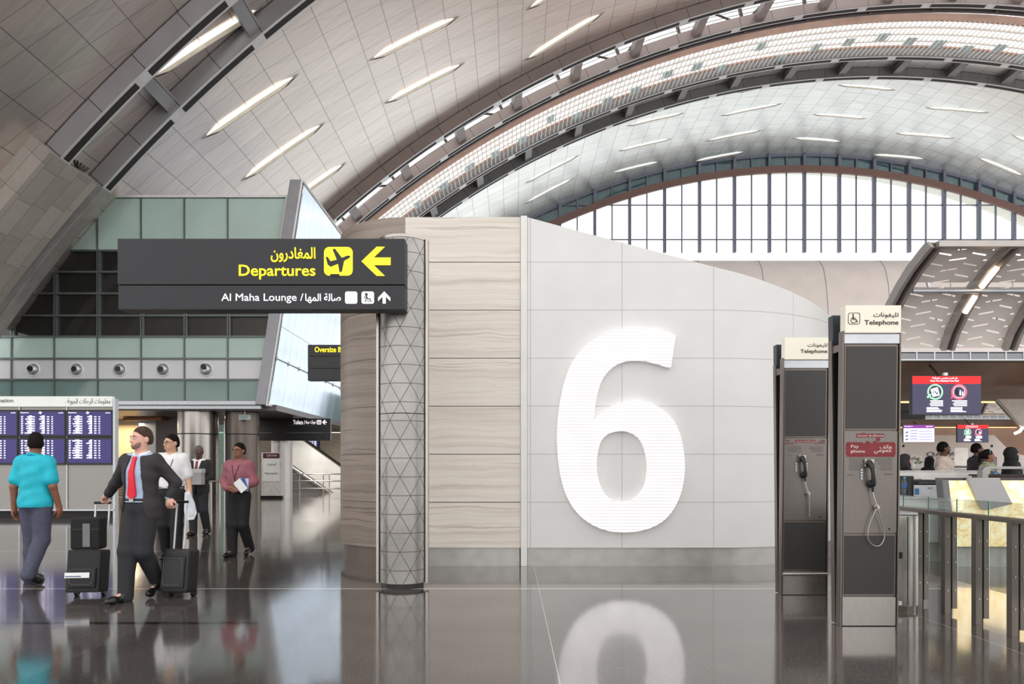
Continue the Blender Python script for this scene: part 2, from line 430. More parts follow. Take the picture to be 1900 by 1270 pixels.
# ---- slanted skylight slits in the ceiling
m_slit = glow('skylight diffuser', (255, 250, 240), 1.9)
m_slit2 = glow('far skylight diffuser', (244, 250, 246), 1.1)
m_reveal = mat('skylight reveal', (214, 206, 190), .5, 0, .04, 3)
m_lip = mat('dark skylight lip', (70, 62, 55), .5, .3)
def slit(uc, vc, du, dv, label, group, wf=1.0, glowm=None):
    t = thing('skylight_slit', label, 'skylight', V(uc, vc, RC), group=group); off = Vector(t.location)
    n = 14; L = du / 2
    def strip(w0, w1, r0, r1, l=1.0):
        """spindle-shaped band between two offset curves"""
        vs = []
        for i in range(n + 1):
            s = -1 + 2 * i / n; w = wf * min(1, (1 - abs(s)) / .32)
            for wo, rr in ((w0, r0), (w1, r1)):
                vs.append(V(uc + L * l * s, vc + dv / 2 * s * l + wo * w, RC - .012 - rr * w) - off)
        return vs, [(2 * i, 2 * i + 1, 2 * i + 3, 2 * i + 2) for i in range(n)]
    def solid(mb, w0, w1, r0, r1, l=1.0):
        a, _ = strip(w0, w1, r0, r1, l); b, _ = strip(w0, w1, max(r0 - .03, -.01), max(r1 - .03, -.01), l); k = len(a)
        fs = []
        for i in range(n):
            q = (2 * i, 2 * i + 1, 2 * i + 3, 2 * i + 2); fs.append(q); fs.append(tuple(x + k for x in q[::-1]))
            fs.append((2 * i, 2 * i + 2, 2 * i + 2 + k, 2 * i + k)); fs.append((2 * i + 1, 2 * i + 1 + k, 2 * i + 3 + k, 2 * i + 3))
        mb.add(a + b, fs)
    mb = MB(); solid(mb, -.14, .03, .07, .015, .93); mb.build('diffuser', glowm or m_slit, t, smooth=True)
    mb = MB(); solid(mb, .03, .13, .015, .10, .98); mb.build('reveal', m_reveal, t, smooth=True)
    mb = MB(); solid(mb, .13, .155, .11, .02, 1.07); mb.build('lip', m_lip, t, smooth=True)
near = {44: (46.0, 1, [19.2, 23.15, 27.2, 31.1, 35.2]), 52: (53.7, 1, [22.4, 26.3, 30.4, 33.95]), 60: (61.9, -1, [20.6, 24.6, 28.6, 32.6, 36.7])}
cn = {44: 'lowest column above the green wall', 52: 'middle column of the near ceiling', 60: 'highest column of the near ceiling'}
for c, (u, sg, vs) in near.items():
    for i, v in enumerate(vs):
        slit(u, v, 4.5, .95 * sg, 'long slanted skylight slit, %s from the front, %s' % (ORD[i], cn[c]), 'skylight slits of the near ceiling')
far = {60: (62.3, -1, [53.4, 57.6]), 68: (70.5, 1, [51.4, 55.45, 59.6]), 76: (78.5, -1, [49.9, 53.2, 57.35, 61.2]), 84: (86.4, 1, [51.0, 55.2, 59.2]),
       92: (94.5, -1, [53.0, 57.1, 61.0]), 100: (102.4, 1, [51.0, 55.0, 59.0]), 108: (110.5, -1, [53.2, 57.2])}
for q, (c, (u, sg, vs)) in enumerate(far.items()):
    for i, v in enumerate(vs):
        slit(u, v, 4.5, .6 * sg, 'slim skylight slit beyond the dark rib, %s column from left, %s row from rib' % (ORD[q], ORD[i]), 'skylight slits of the far ceiling', .75, m_slit2)

# ---- skylight band between the brown and the dark rib
def skylight_band():
    t = thing('louvred_skylight', 'curved louvred skylight band running between the brown and the dark roof ribs', 'skylight', V(83, 44, RS)); off = Vector(t.location)
    def put(mb, name, m, **kw): mb.v = [tuple(Vector(p) - off) for p in mb.v]; return mb.build(name, m, t, **kw)
    m_fascia = mat('copper toned fascia', (206, 170, 154), .5, .2, .04, 2)
    m_pale = mat('pale louvre', (232, 226, 220), .5, .1, .05, 3)
    m_tan = mat('tan baffle', (176, 140, 122), .55, 0, .06, 2)
    m_teal = mat('frosted teal glass', (178, 200, 202), .2, .1, .05, 2)
    put(arcbox(MB(), ULO, UHI, 42.35, 42.48, RS + .0, RS + .38), 'fascia', m_fascia, smooth=True)
    put(arcbox(MB(), ULO, UHI, 41.62, 41.80, RS + .02, RS + .60), 'beam', mat('dark brown beam', (64, 52, 49), .5, .2), smooth=True)
    mb = MB(); n = 296
    for i in range(n):
        u = ULO + 2 + (UHI - ULO - 4) * i / n
        arcbox(mb, u, u + .045, 42.5, 46.1, RS + .02, RS + .075, 1)
    o = put(mb, 'louvre', m_pale); o['kind'] = 'stuff'
    for y, m, w in ((42.9, m_tan, .16), (43.6, m_pale, .14), (44.3, m_pale, .12), (45.0, m_pale, .12), (45.6, m_tan, .14)):
        put(arcbox(MB(), ULO + 1, UHI - 1, y, y + w, RS + .30, RS + .40), 'baffle', m, smooth=True)
    rnd = random.Random(3)
    mb = MB()
    for i in range(46):
        u = ULO + 3 + i * 2.05; y = 43.2 + rnd.random() * 2.2
        arcbox(mb, u, u + .55 + .2 * rnd.random(), y, y + .8, RS + .16, RS + .2, 2)
    o = put(mb, 'teal_pane', m_teal); o['kind'] = 'stuff'
    # walkway rails, posts and braces on the dark beam
    u = ULO + 1.3; k = 0
    while u < UHI - 1:
        put(arcbox(MB(), u, u + .16, 41.50, 41.68, RS + .0, RS + 2.2, 1), 'post', mat('dark brown beam', (64, 52, 49)))
        if k % 2 == 0:
            for sgn in (-1, 1):
                a, b = V(u + .1, 41.7, RS + .55), V(u + .1 + sgn * 1.9, 41.7, RS + 1.9)
                put(MB().tube([a, b], .07, 6), 'brace', MATS['dark brown beam'])
        u += 3.9; k += 1
    for r in (.85, 1.1, 1.35, 1.6):
        put(MB().tube([V(ULO + i * (UHI - ULO) / 90, 41.95, RS + r) for i in range(91)], .022, 5), 'rail', m_rib_dark)
skylight_band()
# glass roof over the skylight band
g = shell(38.7, 46.1, 'g', RC + 2.4, nu=60); tag(g.build('window_2', m_sky_glass, smooth=True), 'glass roof over the louvred skylight band', 'rooflight', kind='structure')

# ---- arched end window
def arch_window():
    y = 62.05
    t = thing('window_1', 'big arched window with dark mullions at the far end', 'window', (40, y, 20.3), kind='structure'); off = Vector(t.location)
    m_mul = mat('blue grey mullion', (120, 124, 140), .5, .3); m_red = mat('red brown arch beam', (124, 95, 88), .5, .1)
    z0 = P(1400, 470, y).z
    def topz(x, r=RC): d = r * r - (x - XC) ** 2; return ZC + math.sqrt(max(d, 0))
    x0 = P(985, 470, y).x; x1 = P(2075, 470, y).x; w = 64.6 * y / F; c = P(1296.8, 470, y).x
    xs = [c + w * i / 2 for i in range(-60, 60)]
    pts = [(x, topz(x)) for x in np.linspace(x0 - 2, x1 + 2, 60) if topz(x) > z0 + .2]
    poly = [(pts[0][0], z0)] + pts + [(pts[-1][0], z0)]
    mb = MB(); mb.prism([(a - off.x, b - off.z) for a, b in poly], .0, .02); mb.build('glass', m_sky_glass, t)
    for i, x in enumerate(xs):
        zt = topz(x) - .03
        if zt < z0 + .3 or x < x0 - 1 or x > x1 + 1: continue
        thick = (i % 2 == 0); hw = .13 if thick else .055
        MB().box(x - hw - off.x, x + hw - off.x, -.34 if thick else -.16, -.02, z0 - off.z, zt - off.z).build('mullion', m_mul, t)
    for py in (381.5, 445.5):
        z = P(0, py, y).z; xr = [p[0] for p in pts if p[1] > z]
        MB().box(min(xr) - off.x, max(xr) - off.x, -.10, -.02, z - .05 - off.z, z + .05 - off.z).build('transom', m_mul, t)
    mb = MB(); arcbox(mb, ULO + 8, UHI - 8, y - .62, y - .36, RS - 1.22, RS - .62); mb.v = [tuple(Vector(p) - off) for p in mb.v]; mb.build('arch_beam', m_red, t, smooth=True)
    mb = MB(); arcbox(mb, ULO + 8, UHI - 8, y - .18, y, RC - .22, RC); mb.v = [tuple(Vector(p) - off) for p in mb.v]; mb.build('window_frame', m_mul, t, smooth=True)
    m_gl2 = mat('dark teal header glass', (96, 118, 122), .12, .1, .1, 1)
    mb = MB(); arcbox(mb, ULO + 8, UHI - 8, y + .03, y + .06, RS - .62, RC); mb.v = [tuple(Vector(p) - off) for p in mb.v]; mb.build('header_glass', m_gl2, t, smooth=True)
arch_window()
# beige bulkhead under the window
def bulkhead():
    prof = [(62.2, 20.2), (61.2, 19.9), (60.4, 19.0), (59.9, 17.6), (59.5, 15.2), (59.3, 11), (59.2, 0)]
    m = mat('smooth beige bulkhead', (240, 229, 224), .5, 0, .02, .6)
    mb = MB(); xs = [13.5, 60]; vs = []
    pr = prof + [(63.0, 0), (63.0, 20.2)]
    for x in xs: vs += [(x, y, z) for y, z in pr]
    n = len(pr); fs = [(i, (i + 1) % n, (i + 1) % n + n, i + n) for i in range(n)] + [tuple(range(n))[::-1], tuple(range(n, 2 * n))]
    mb.add(vs, fs); o = mb.build('wall_back', m, smooth=True); tag(o, 'smooth beige bulkhead with curved seams under the arched window', 'wall', kind='structure')
    x = P(1289, 470, 62.2).x
    for k in range(0, 9):
        xx = x + 5.45 * k; s = MB()
        for a, b in zip(prof[:-1], prof[1:]): s.box(xx, xx + .05, -.02, .02, 0, 1) if 0 else s.tube([(xx, a[0] - .0, a[1]), (xx, b[0] - .0, b[1])], .03, 5)
        tag(s.build('trim_%d' % (k + 6), m_rib_grey, o), kind=None)
bulkhead()
# unseen glazing added left of the bulkhead, so the mirror wall reflects daylight
gw = thing('added_window', 'unseen glazed wall added left of the bulkhead to brighten the mirror wall', 'window', (0, 62.0, 0), kind='structure')
MB().box(-26, 13.4, 0, .03, 0, 20.2).build('glass', m_sky_glass, gw)
for k in range(14): MB().box(-26 + 3.03 * k - .09, -26 + 3.03 * k + .09, -.3, -.02, 0, 20.2).build('mullion', bpy.data.materials['blue grey mullion'], gw)
for z in (4, 8, 12, 16): MB().box(-26, 13.4, -.1, -.02, z - .05, z + .05).build('transom', bpy.data.materials['blue grey mullion'], gw)
# ------------------------------------------------------------------ green glass block on the left
DG = 25.5; SG = DG / F
def gx(px): return (px - 950) * SG
def gz(py): return EYE - (py - 868) * SG
m_green = mat('pale green back-painted glass', (178, 202, 194), .12, 0, .03, .5, spec=.6)
m_green_d = mat('deeper green glass', (116, 142, 138), .12, 0, .04, .5, spec=.6)
m_dark_pane = mat('dark window pane', (42, 42, 40), .08, 0, .12, .7, spec=.6)
m_spandrel = mat('white spandrel panel', (214, 215, 219), .4, .1, .02, 1)
m_mullion = mat('grey green mullion', (104, 112, 111), .4, .4, .04, 3)
def facade():
    t = thing('glass_facade', 'green glass curtain wall of the left-hand block with dark window rows', 'facade', (gx(261), DG, 3.62)); off = Vector(t.location)
    cols = [-220, -140, -59, 21, 100.5, 180.5, 261.6, 342, 422.4]; rows = [367, 465.5, 505, 545, 586, 625, 666, 705, 745]
    kinds = ['green', 'dark', 'dark', 'dark', 'dark', 'green', 'white', 'teal']
    sx = lambda y: 531 - (y - 367) * 55 / 378.0
    for r in range(8):
        y0, y1 = rows[r] + 1.2, rows[r + 1] - 1.2; k = kinds[r]
        mm = {'green': m_green, 'dark': m_dark_pane, 'white': m_spandrel, 'teal': m_green_d}[k]
        nm = {'green': 'glass_panel', 'dark': 'window_pane', 'white': 'spandrel_panel', 'teal': 'glass_panel'}[k]
        for c in range(len(cols)):
            a = cols[c] + 1.2
            if c < len(cols) - 1: b0 = b1 = cols[c + 1] - 1.2
            else: b0, b1 = sx(y0), sx(y1)
            poly = [(gx(a) - off.x, gz(y1) - off.z), (gx(b1) - off.x, gz(y1) - off.z), (gx(b0) - off.x, gz(y0) - off.z), (gx(a) - off.x, gz(y0) - off.z)]
            rec = .10 if k == 'dark' else .03
            MB().prism(poly, rec, rec + .04).build(nm, mm, t)
    mb = MB(); mb.prism([(gx(-220) - off.x, gz(745) - off.z), (gx(480) - off.x, gz(745) - off.z), (gx(533) - off.x, gz(364) - off.z), (gx(-220) - off.x, gz(364) - off.z)], .16, .30)
    mb.build('backing', m_slot, t)
    for c in cols[1:]:
        MB().box(gx(c) - .022 - off.x, gx(c) + .022 - off.x, -.02, .16, gz(745) - off.z, gz(365) - off.z).build('mullion', m_mullion if c > 0 else m_mullion, t)
        MB().box(gx(c) + .045 - off.x, gx(c) + .10 - off.x, .0, .12, gz(625) - off.z, gz(466) - off.z).build('mullion', m_mullion, t)
    for y in rows[1:-1]:
        MB().box(gx(-220) - off.x, gx(sx(y)) - off.x, -.035, .15, gz(y) - .035 - off.z, gz(y) + .035 - off.z).build('transom', m_mullion, t)
    MB().box(gx(-220) - off.x, gx(536) - off.x, -.05, .3, gz(367) - off.z, gz(363) - off.z).build('top_cap', m_white, t)
    MB().box(gx(-220) - off.x, gx(478) - off.x, -.12, .3, gz(752) - off.z, gz(745) - off.z).build('base_rail', m_alu, t)
    MB().box(gx(-220) - off.x, gx(484) - off.x, .02, .3, gz(759) - off.z, gz(753) - off.z).build('base_rail', m_alu, t)
    e = MB(); e.prism([(gx(481) - off.x, gz(747) - off.z), (gx(477) - off.x, gz(747) - off.z), (gx(532) - off.x, gz(365) - off.z), (gx(536) - off.x, gz(365) - off.z)], -.10, .2)
    e.build('edge_trim', m_alu, t)
facade()
for i, px in enumerate((61, 141.5, 221.5, 302, 382)):
    aim = [(-.02, .05), (.0, .0), (.02, .0), (-.02, -.03), (-.03, .22)][i]
    t = thing('air_nozzle', 'round metal air nozzle on the white band of the green facade, %s from the left' % ORD[i], 'air nozzle', (gx(px), DG + .03, gz(686)), group='air nozzles on the white band')
    R = Matrix.Rotation(math.pi / 2, 4, 'X')
    mb = MB(); mb.lathe([(.27, .0), (.27, .03), (.245, .05), (.22, .045), (.205, .01), (.205, 0)], 32, M=R); mb.build('rim', m_white, t, smooth=True)
    mb = MB(); mb.lathe([(.2, .0), (.195, .07), (.165, .13), (.125, .165), (.10, .17), (.095, .12)], 32, M=R); b = mb.build('swivel_ball', m_alu, t, smooth=True)
    mb = MB(); mb.lathe([(.001, .172), (.105, .172), (.105, .178), (.001, .178)], 24, (aim[0], 0, aim[1] * .4), R); mb.build('opening', m_black, t)

# ---- tilted mirror fin at the right end of the block
def mirror_fin():
    t = thing('mirror_wall', 'tall tilted mirror-like metal wall with fine joints, receding beside the green facade', 'wall', (-8.5, DG, 3.6)); off = Vector(t.location)
    T = P(558, 333, DG - .25); B = P(492, 751, DG - .25); T2 = T + Vector((.0, 0, 0)); B2 = B
    def q(s, v, x=0): # s: 0 bottom..1 top, v depth
        p = B.lerp(T, s); return Vector((p.x + x, v, p.z)) - off
    M = bpy.data.materials.new('polished metal panels'); g = N(M)
    u, v, _ = g.sep(g.uv())
    ln = g.m('MAXIMUM', g.line(u, 1.35, .02), g.line(v, 2.95, .03))
    ns = g.noise(g.comb(g.m('MULTIPLY', u, 1.2), g.m('MULTIPLY', v, .12), 0.0), 1.4, 3)
    g.put(g.b.inputs['Base Color'], g.mix(ln, g.ramp(ns, (.2, (196, 208, 228)), (.8, (216, 226, 240))), lin((120, 126, 136))))  # bluish base colour carries the tint of the reflected window light
    g.b.inputs['Metallic'].default_value = .8; g.put(g.b.inputs['Roughness'], g.m('MULTIPLY_ADD', ns, .1, .10))
    g.bump(g.m('ADD', g.m('MULTIPLY', ns, .6), g.m('SUBTRACT', 0.0, g.m('MULTIPLY', ln, .3))), .06, .05)
    mb = MB(); mb.uv = []; ns_, nv = 6, 10
    for j in range(nv + 1):
        for i in range(ns_ + 1):
            s = i / ns_; v = DG + .1 + 14.0 * j / nv; mb.v.append(tuple(q(s, v, .02))); mb.uv.append((v, s * (T.z - B.z)))
    n = ns_ + 1
    for j in range(nv):
        for i in range(ns_): mb.f.append((j * n + i, (j + 1) * n + i, (j + 1) * n + i + 1, j * n + i + 1)); mb.mi.append(0)
    mb.build('metal_face', M, t)
    fr = MB(); w = .40
    pts = [q(0, DG - .25, -w * .95), q(0, DG - .25, .0), q(1, DG - .25, .0), q(1, DG - .25, -w)]
    fr.plate(pts, 0, .38); fr.build('front_edge', mat('grey edge metal', (146, 147, 152), .4, .5, .03, 3), t, bevel=.01)
    cp = MB(); cp.tube([q(1, DG - .2, .03), q(1, DG + 14.1, .03)], .05, 6); cp.tube([q(0, DG - .2, .03), q(0, DG + 14.1, .03)], .05, 6); cp.tube([q(0, DG - .2, .03), q(1, DG - .2, .03)], .035, 6)
    cp.build('edge_bead', m_white, t)
    bk = MB(); bk.add([q(0, DG + .2, -.3), q(0, DG + 14, -.3), q(1, DG + 14, -.3), q(1, DG + .2, -.3)], [(0, 1, 2, 3)]); 
    for s in (.21, .72):
        rl = MB(); a = [q(s, DG + .1 + 1.35 * k, .07) for k in range(11)]; rl.tube([a[0], a[-1]], .018, 5)
        for p in a: rl.tube([p - Vector((.05, 0, .09)), p + Vector((0, 0, .09))], .018, 5)
        rl.build('cable_rail', m_alu, t)
mirror_fin()

# ---- soffit and the low space under the block
m_soffit = mat('dark metal soffit', (92, 88, 86), .35, .4, .06, 1)
sf = MB(); sf.prism([(gx(-220), 3.5), (-8.9, 3.5), (-8.9, 3.72), (gx(-220), 3.72)], DG + .3, 41.5); tag(sf.build('ceiling', m_soffit), 'low dark soffit under the green block', 'soffit', kind='structure')
dl = MB().box(P(228, 0, 29).x, P(300, 0, 29).x, 29.0, 29.5, 3.36, 3.48).build('slotted_ceiling_panel', mat('copper slats', (150, 96, 60), .5, .3)); tag(dl, 'copper coloured slatted panel under the soffit near the warm wall', 'ceiling panel')
def steel_column(px, D, r, label, m, z1=3.49):
    t = thing('steel_column', label, 'column', P(px, 868, D) * Vector((1, 1, 0)) if False else (P(px, 868, D).x, D, 0), group='round columns under the green block')
    MB().lathe([(r * .99, .0), (r * .99, 2.62)], 40).build('lower_shell', m, t, smooth=True)
    MB().lathe([(r * .975, 2.62), (r * .975, 2.66)], 40).build('shadow_gap', m_slot, t, smooth=True)
    MB().lathe([(r, 2.66), (r, z1)], 40).build('upper_shell', m, t, smooth=True)
steel_column(368, 26.7, .74, 'bright brushed steel column behind the man holding a box', m_steel)
steel_column(450, 26.9, .64, 'darker brushed steel column behind the man in the pink shirt', m_steel_dark)
steel_column(523, 30.6, .46, 'slim steel column behind the low directory totem', mat('satin column steel', (186, 182, 178), .4, .7, .04, 6, (10, 10, .5)))
m_warm = mat('warm cream plaster', (236, 208, 168), .7, 0, .03, 1)
tag(MB().box(P(140, 0, 31).x, P(256, 0, 31).x, 31, 31.2, 0, 3.49).build('wall_left', m_warm), 'warm lit cream wall deep under the green block', 'wall', kind='structure')
lp = bpy.data.lights.new('warm_downlight', 'AREA'); lp.energy = 130; lp.size = 2.0; lp.color = (1, .78, .52)
lo = bpy.data.objects.new('warm_downlight', lp); COL.objects.link(lo); lo.location = (P(215, 0, 29.6).x, 29.6, 3.3)
tag(MB().box(P(257, 0, 30).x, P(289, 0, 30).x, 30, 30.2, 0, 3.49).build('wall_left', mat('blue grey wall panel', (152, 160, 172), .4, .2, .03, 1)), 'blue grey panelled wall beside the cream wall', 'wall', kind='structure')
tag(MB().box(P(289, 0, 29.4).x, P(336, 0, 29.4).x, 29.4, 29.6, 0, 3.49).build('wall_left', mat('dark brown wall panel', (72, 64, 62), .4, .2, .05, 1)), 'dark brown panelled wall left of the bright steel column', 'wall', kind='structure')
t = thing('louvre_grille', 'bronze louvred grille on the warm cream wall', 'grille', (P(228, 0, 30.9).x, 30.9, 0))
mb = MB()
for k in range(14): mb.box(-.35, .35, 0, .06, .1 + k * .12, .17 + k * .12)
mb.build('slats', mat('bronze slats', (150, 122, 84), .5, .3), t); MB().box(-.38, .38, .05, .09, .05, 1.8).build('frame', m_steel_dark, t)
for (x, y, nm, pw) in ((P(575, 0, 35).x, 35.0, 'near the escalator', 170), (P(520, 0, 32).x, 32.5, 'before the slim column', 90), (P(395, 0, 28.2).x, 28.4, 'behind the bright steel column', 60)):
    t = thing('ceiling_downlight', 'round white downlight recessed in the dark soffit ' + nm, 'downlight', (x, y, 3.49), group='downlights in the dark soffit')
    MB().lathe([(.16, -.02), (.16, .01), (.12, .01), (.12, -.02)], 20).build('bezel', m_alu, t); MB().lathe([(.01, -.012), (.118, -.012), (.118, .0), (.01, .0)], 20).build('lens', glow('downlight lens', (255, 244, 226), 3.0), t)
    lp = bpy.data.lights.new('downlight', 'AREA'); lp.shape = 'DISK'; lp.energy = pw; lp.size = .22; lp.color = (1, .94, .86); lo = bpy.data.objects.new('downlight', lp); COL.objects.link(lo); lo.location = (x, y, 3.46)
# glass doors between the columns
t = thing('glass_door', 'frameless glass door leaf with steel edge between two steel columns', 'door', (P(411, 0, 30).x, 30, 0))
MB().box(-.25, .12, 0, .02, .02, 3.3).build('glass', thin_glass('green tinted glass', (190, 222, 214), .14), t); MB().box(.12, .2, -.03, .05, 0, 3.4).build('frame', m_alu, t); MB().tube([(.06, -.06, 1.0), (.06, -.06, 1.5)], .02, 8).build('handle', m_steel, t)
# far wall, stair flank, screen
tag(MB().box(-24, -6, 42, 42.3, 0, 3.49).build('wall_back', mat('beige far stone wall', (198, 182, 162), .5, 0, .06, 1.5, (1, 1, 5))), 'beige stone wall seen far under the block', 'wall', kind='structure')
tag(MB().box(P(590, 0, 41).x, -6.5, 40.9, 41.0, 3.5, 5.2).build('wall_back', m_green_d), 'green glass strip above the far beige wall', 'wall', kind='structure')
def stair():
    D = 37.0; t = thing('escalator', 'escalator with pale metal flank descending behind the steel column', 'escalator', (P(560, 0, D).x, D, 0)); off = Vector(t.location)
    pts = [P(548, 826, D), P(556, 826, D), P(640, 886, D), P(640, 909, D), P(600, 909, D)]
    MB().plate([p - off for p in [P(540, 918, D - .0), P(612, 918, D), P(540, 868, D)]], -.3, 0).build('lower_flank', mat('dark stair flank', (92, 90, 90), .4, .3), t)
    MB().plate([p - off for p in [P(540, 862, D), P(625, 919, D), P(690, 919, D), P(690, 908, D), P(556, 812, D), P(540, 812, D)]], .1, .5).build('flank', mat('pale stair flank', (206, 205, 202), .45, .1, .05, 1), t)
    mb = MB(); mb.tube([P(550, 805, D) - off, P(700, 912, D) - off], .07, 6); mb.build('handrail', m_black, t)
    mb = MB(); mb.tube([P(540, 866, D - .4) - off, P(618, 918, D - .4) - off], .05, 6); mb.build('skirt_trim', m_alu, t)
stair()
def far_rail(name, label, x0, x1, D, ys, posts, bright=m_steel):
    t = thing(name, label, 'barrier', (P((x0 + x1) / 2, 0, D).x, D, 0)); off = Vector(t.location)
    for y in ys: MB().tube([P(x0, y, D) - off, P(x1, y, D) - off], .035, 8).build('rail', bright, t)
    for p in posts:
        b = P(p, 868, D); MB().tube([Vector((b.x - off.x, 0, 0)), Vector((b.x - off.x, 0, P(0, ys[0], D).z))], .03, 8).build('post', bright, t)
    return t
far_rail('guard_rail', 'long steel guard rail in front of the escalator', 540, 690, 35.0, (880, 893, 907), (556, 600, 611, 640, 670))
far_rail('steel_barrier', 'low curved steel barrier behind the man holding a box', 335, 424, 24.6, (894, 944), (384, 392, 408))
t = thing('departures_monitor', 'small flight monitor hanging far behind, under the toilets sign', 'monitor', (P(572, 0, 41).x, 41.2, P(0, 834, 41).z))
MB().box(-.62, .62, -.05, .05, -.62, .62).build('casing', m_black, t); m_scr = glow('violet screen', (46, 40, 98), .7); m_scrt = glow('screen white', (235, 235, 250), 1.3)
MB().box(-.56, .56, -.056, -.05, .05, .56).build('screen', m_scr, t); MB().box(-.56, .56, -.056, -.05, -.56, -.05).build('screen', m_scr, t)
mb = MB()
for k in range(7):
    for x, w in ((-.5, .3), (-.1, .2), (.15, .1), (.3, .15)): mb.box(x, x + w, -.062, -.057, .1 + k * .06, .13 + k * .06)
mb.build('screen_rows', m_scrt, t); MB().tube([(0, .0, .62), (0, .0, 3.5 - t.location.z)], .02, 6).build('hanger', m_steel, t)
t = thing('directory_totem', 'white directory totem with a dark red header beside the slim column', 'sign', (P(505, 0, 29.8).x, 29.8, 0))
MB().box(-.47, .47, -.1, .1, .0, .12).build('base', m_black, t); MB().box(-.44, .44, -.08, .08, .12, 2.0).build('panel', mat('totem white', (206, 202, 200), .5), t)
MB().box(-.36, .36, -.1, -.081, .75, 1.97).build('poster', m_white, t); MB().box(-.36, .36, -.105, -.101, 1.75, 1.97).build('header', mat('maroon', (78, 28, 48), .5), t)
text('QATAR', m_white, t, -.2, .25, 1.81, 1.91, -.107); text('Payments', m_black, t, -.28, .28, 1.02, 1.14, -.103); text('المدفوعات', m_black, t, -.2, .2, 1.42, 1.54, -.103, arab=True)
# hanging signs
m_sign = mat('charcoal sign panel', (40, 40, 44), .45, .0, .05, 2, spec=.35); m_sign_b = mat('black sign panel', (24, 24, 26), .4, .1)
m_yel = glow('lit yellow lettering', (255, 232, 20), 1.05); m_wht = glow('lit white lettering', (248, 240, 248), 1.0)
def hx(px, D, o): return (px - 950) * D / F - o.x
def hz(py, D, o): return EYE - (py - 868) * D / F - o.z
def arrow(name, cx, cz, s, ang, m, par, y):
    pts = [(-.5, 0), (.02, .5), (.3, .5), (-.08, .13), (.5, .13), (.5, -.13), (-.08, -.13), (.3, -.5), (.02, -.5)]
    c, q = math.cos(ang), math.sin(ang); return shape(name, [[(cx + s * (a * c - b * q), cz + s * (a * q + b * c)) for a, b in pts]], .004, m, par, (0, y, 0))
D = 30.0; t = thing('hanging_sign', 'black toilets sign with white lettering hanging under the soffit', 'sign', (P(547, 0, D).x, D, P(0, 777, D).z), group='overhead signs'); o = Vector(t.location)
for a, b in ((777, 789.5), (790, 803), (803.5, 818)): MB().box(hx(480, D, o), hx(613, D, o), 0, .2, hz(b, D, o), hz(a, D, o)).build('panel', m_sign_b, t, bevel=.01)
text('Toilets /', m_wht, t, hx(544, D, o), hx(566, D, o), hz(788, D, o), hz(780, D, o), -.005, bold=.01); text('دورات مياه', m_wht, t, hx(567, D, o), hx(586, D, o), hz(788, D, o), hz(780, D, o), -.005, bold=.01, arab=True)
sy = shape('restroom_symbol', [rrect(hx(588, D, o), hx(596, D, o), hz(788, D, o), hz(780, D, o), .03), disc(hx(590.3, D, o), hz(782.2, D, o), .025, 10), disc(hx(593.7, D, o), hz(782.2, D, o), .025, 10), rrect(hx(589.2, D, o), hx(591.4, D, o), hz(787, D, o), hz(783.5, D, o), .01), rrect(hx(592.6, D, o), hx(594.8, D, o), hz(787, D, o), hz(783.5, D, o), .01)], .004, m_wht, t, (0, -.005, 0))
arrow('arrow', hx(602, D, o), hz(784, D, o), .20, 0, m_wht, t, -.005)
for px in (500, 595): MB().tube([(hx(px, D, o), .1, 0), (hx(px, D, o), .1, 3.5 - o.z)], .02, 6).build('hanger', m_steel, t)
D = 27.0; t = thing('exit_sign', 'small pale exit sign hanging in front of the darker steel column', 'sign', (P(454, 0, D - 1).x, D - 1.0, 3.2))
MB().box(-.22, .22, 0, .04, -.03, .16).build('panel', mat('frosted sign glass', (176, 190, 186), .3), t); text('EXIT', mat('grey green lettering', (120, 140, 134), .5), t, -.15, .13, .02, .12, -.004); MB().tube([(0, .02, .16), (0, .02, .31)], .015, 6).build('hanger', m_steel, t)
D = 14.0; t = thing('hanging_sign', 'dark oversize baggage sign with yellow lettering, half hidden behind the stone wall', 'sign', (P(640, 0, D).x, D, P(0, 640, D).z), group='overhead signs'); o = Vector(t.location)
for a, b in ((640, 661.5), (662, 684), (684.5, 706.5)): MB().box(hx(571, D, o), hx(715, D, o), 0, .18, hz(b, D, o), hz(a, D, o)).build('panel', m_sign_b if a > 650 else m_sign, t, bevel=.008)
text('Oversize Baggage', m_yel, t, hx(584, D, o), hx(662, D, o), hz(657, D, o), hz(644, D, o), -.005, bold=.015)
for k, px in enumerate((590, 700)): MB().tube([(hx(px, D, o), .09, hz(706.5, D, o)), (hx(px, D, o), .09, -o.z)] if px == 700 else [(hx(px, D, o), .09, 0), (hx(px, D, o) + .0, .09, .01)], .05, 10).build('post', m_steel, t)

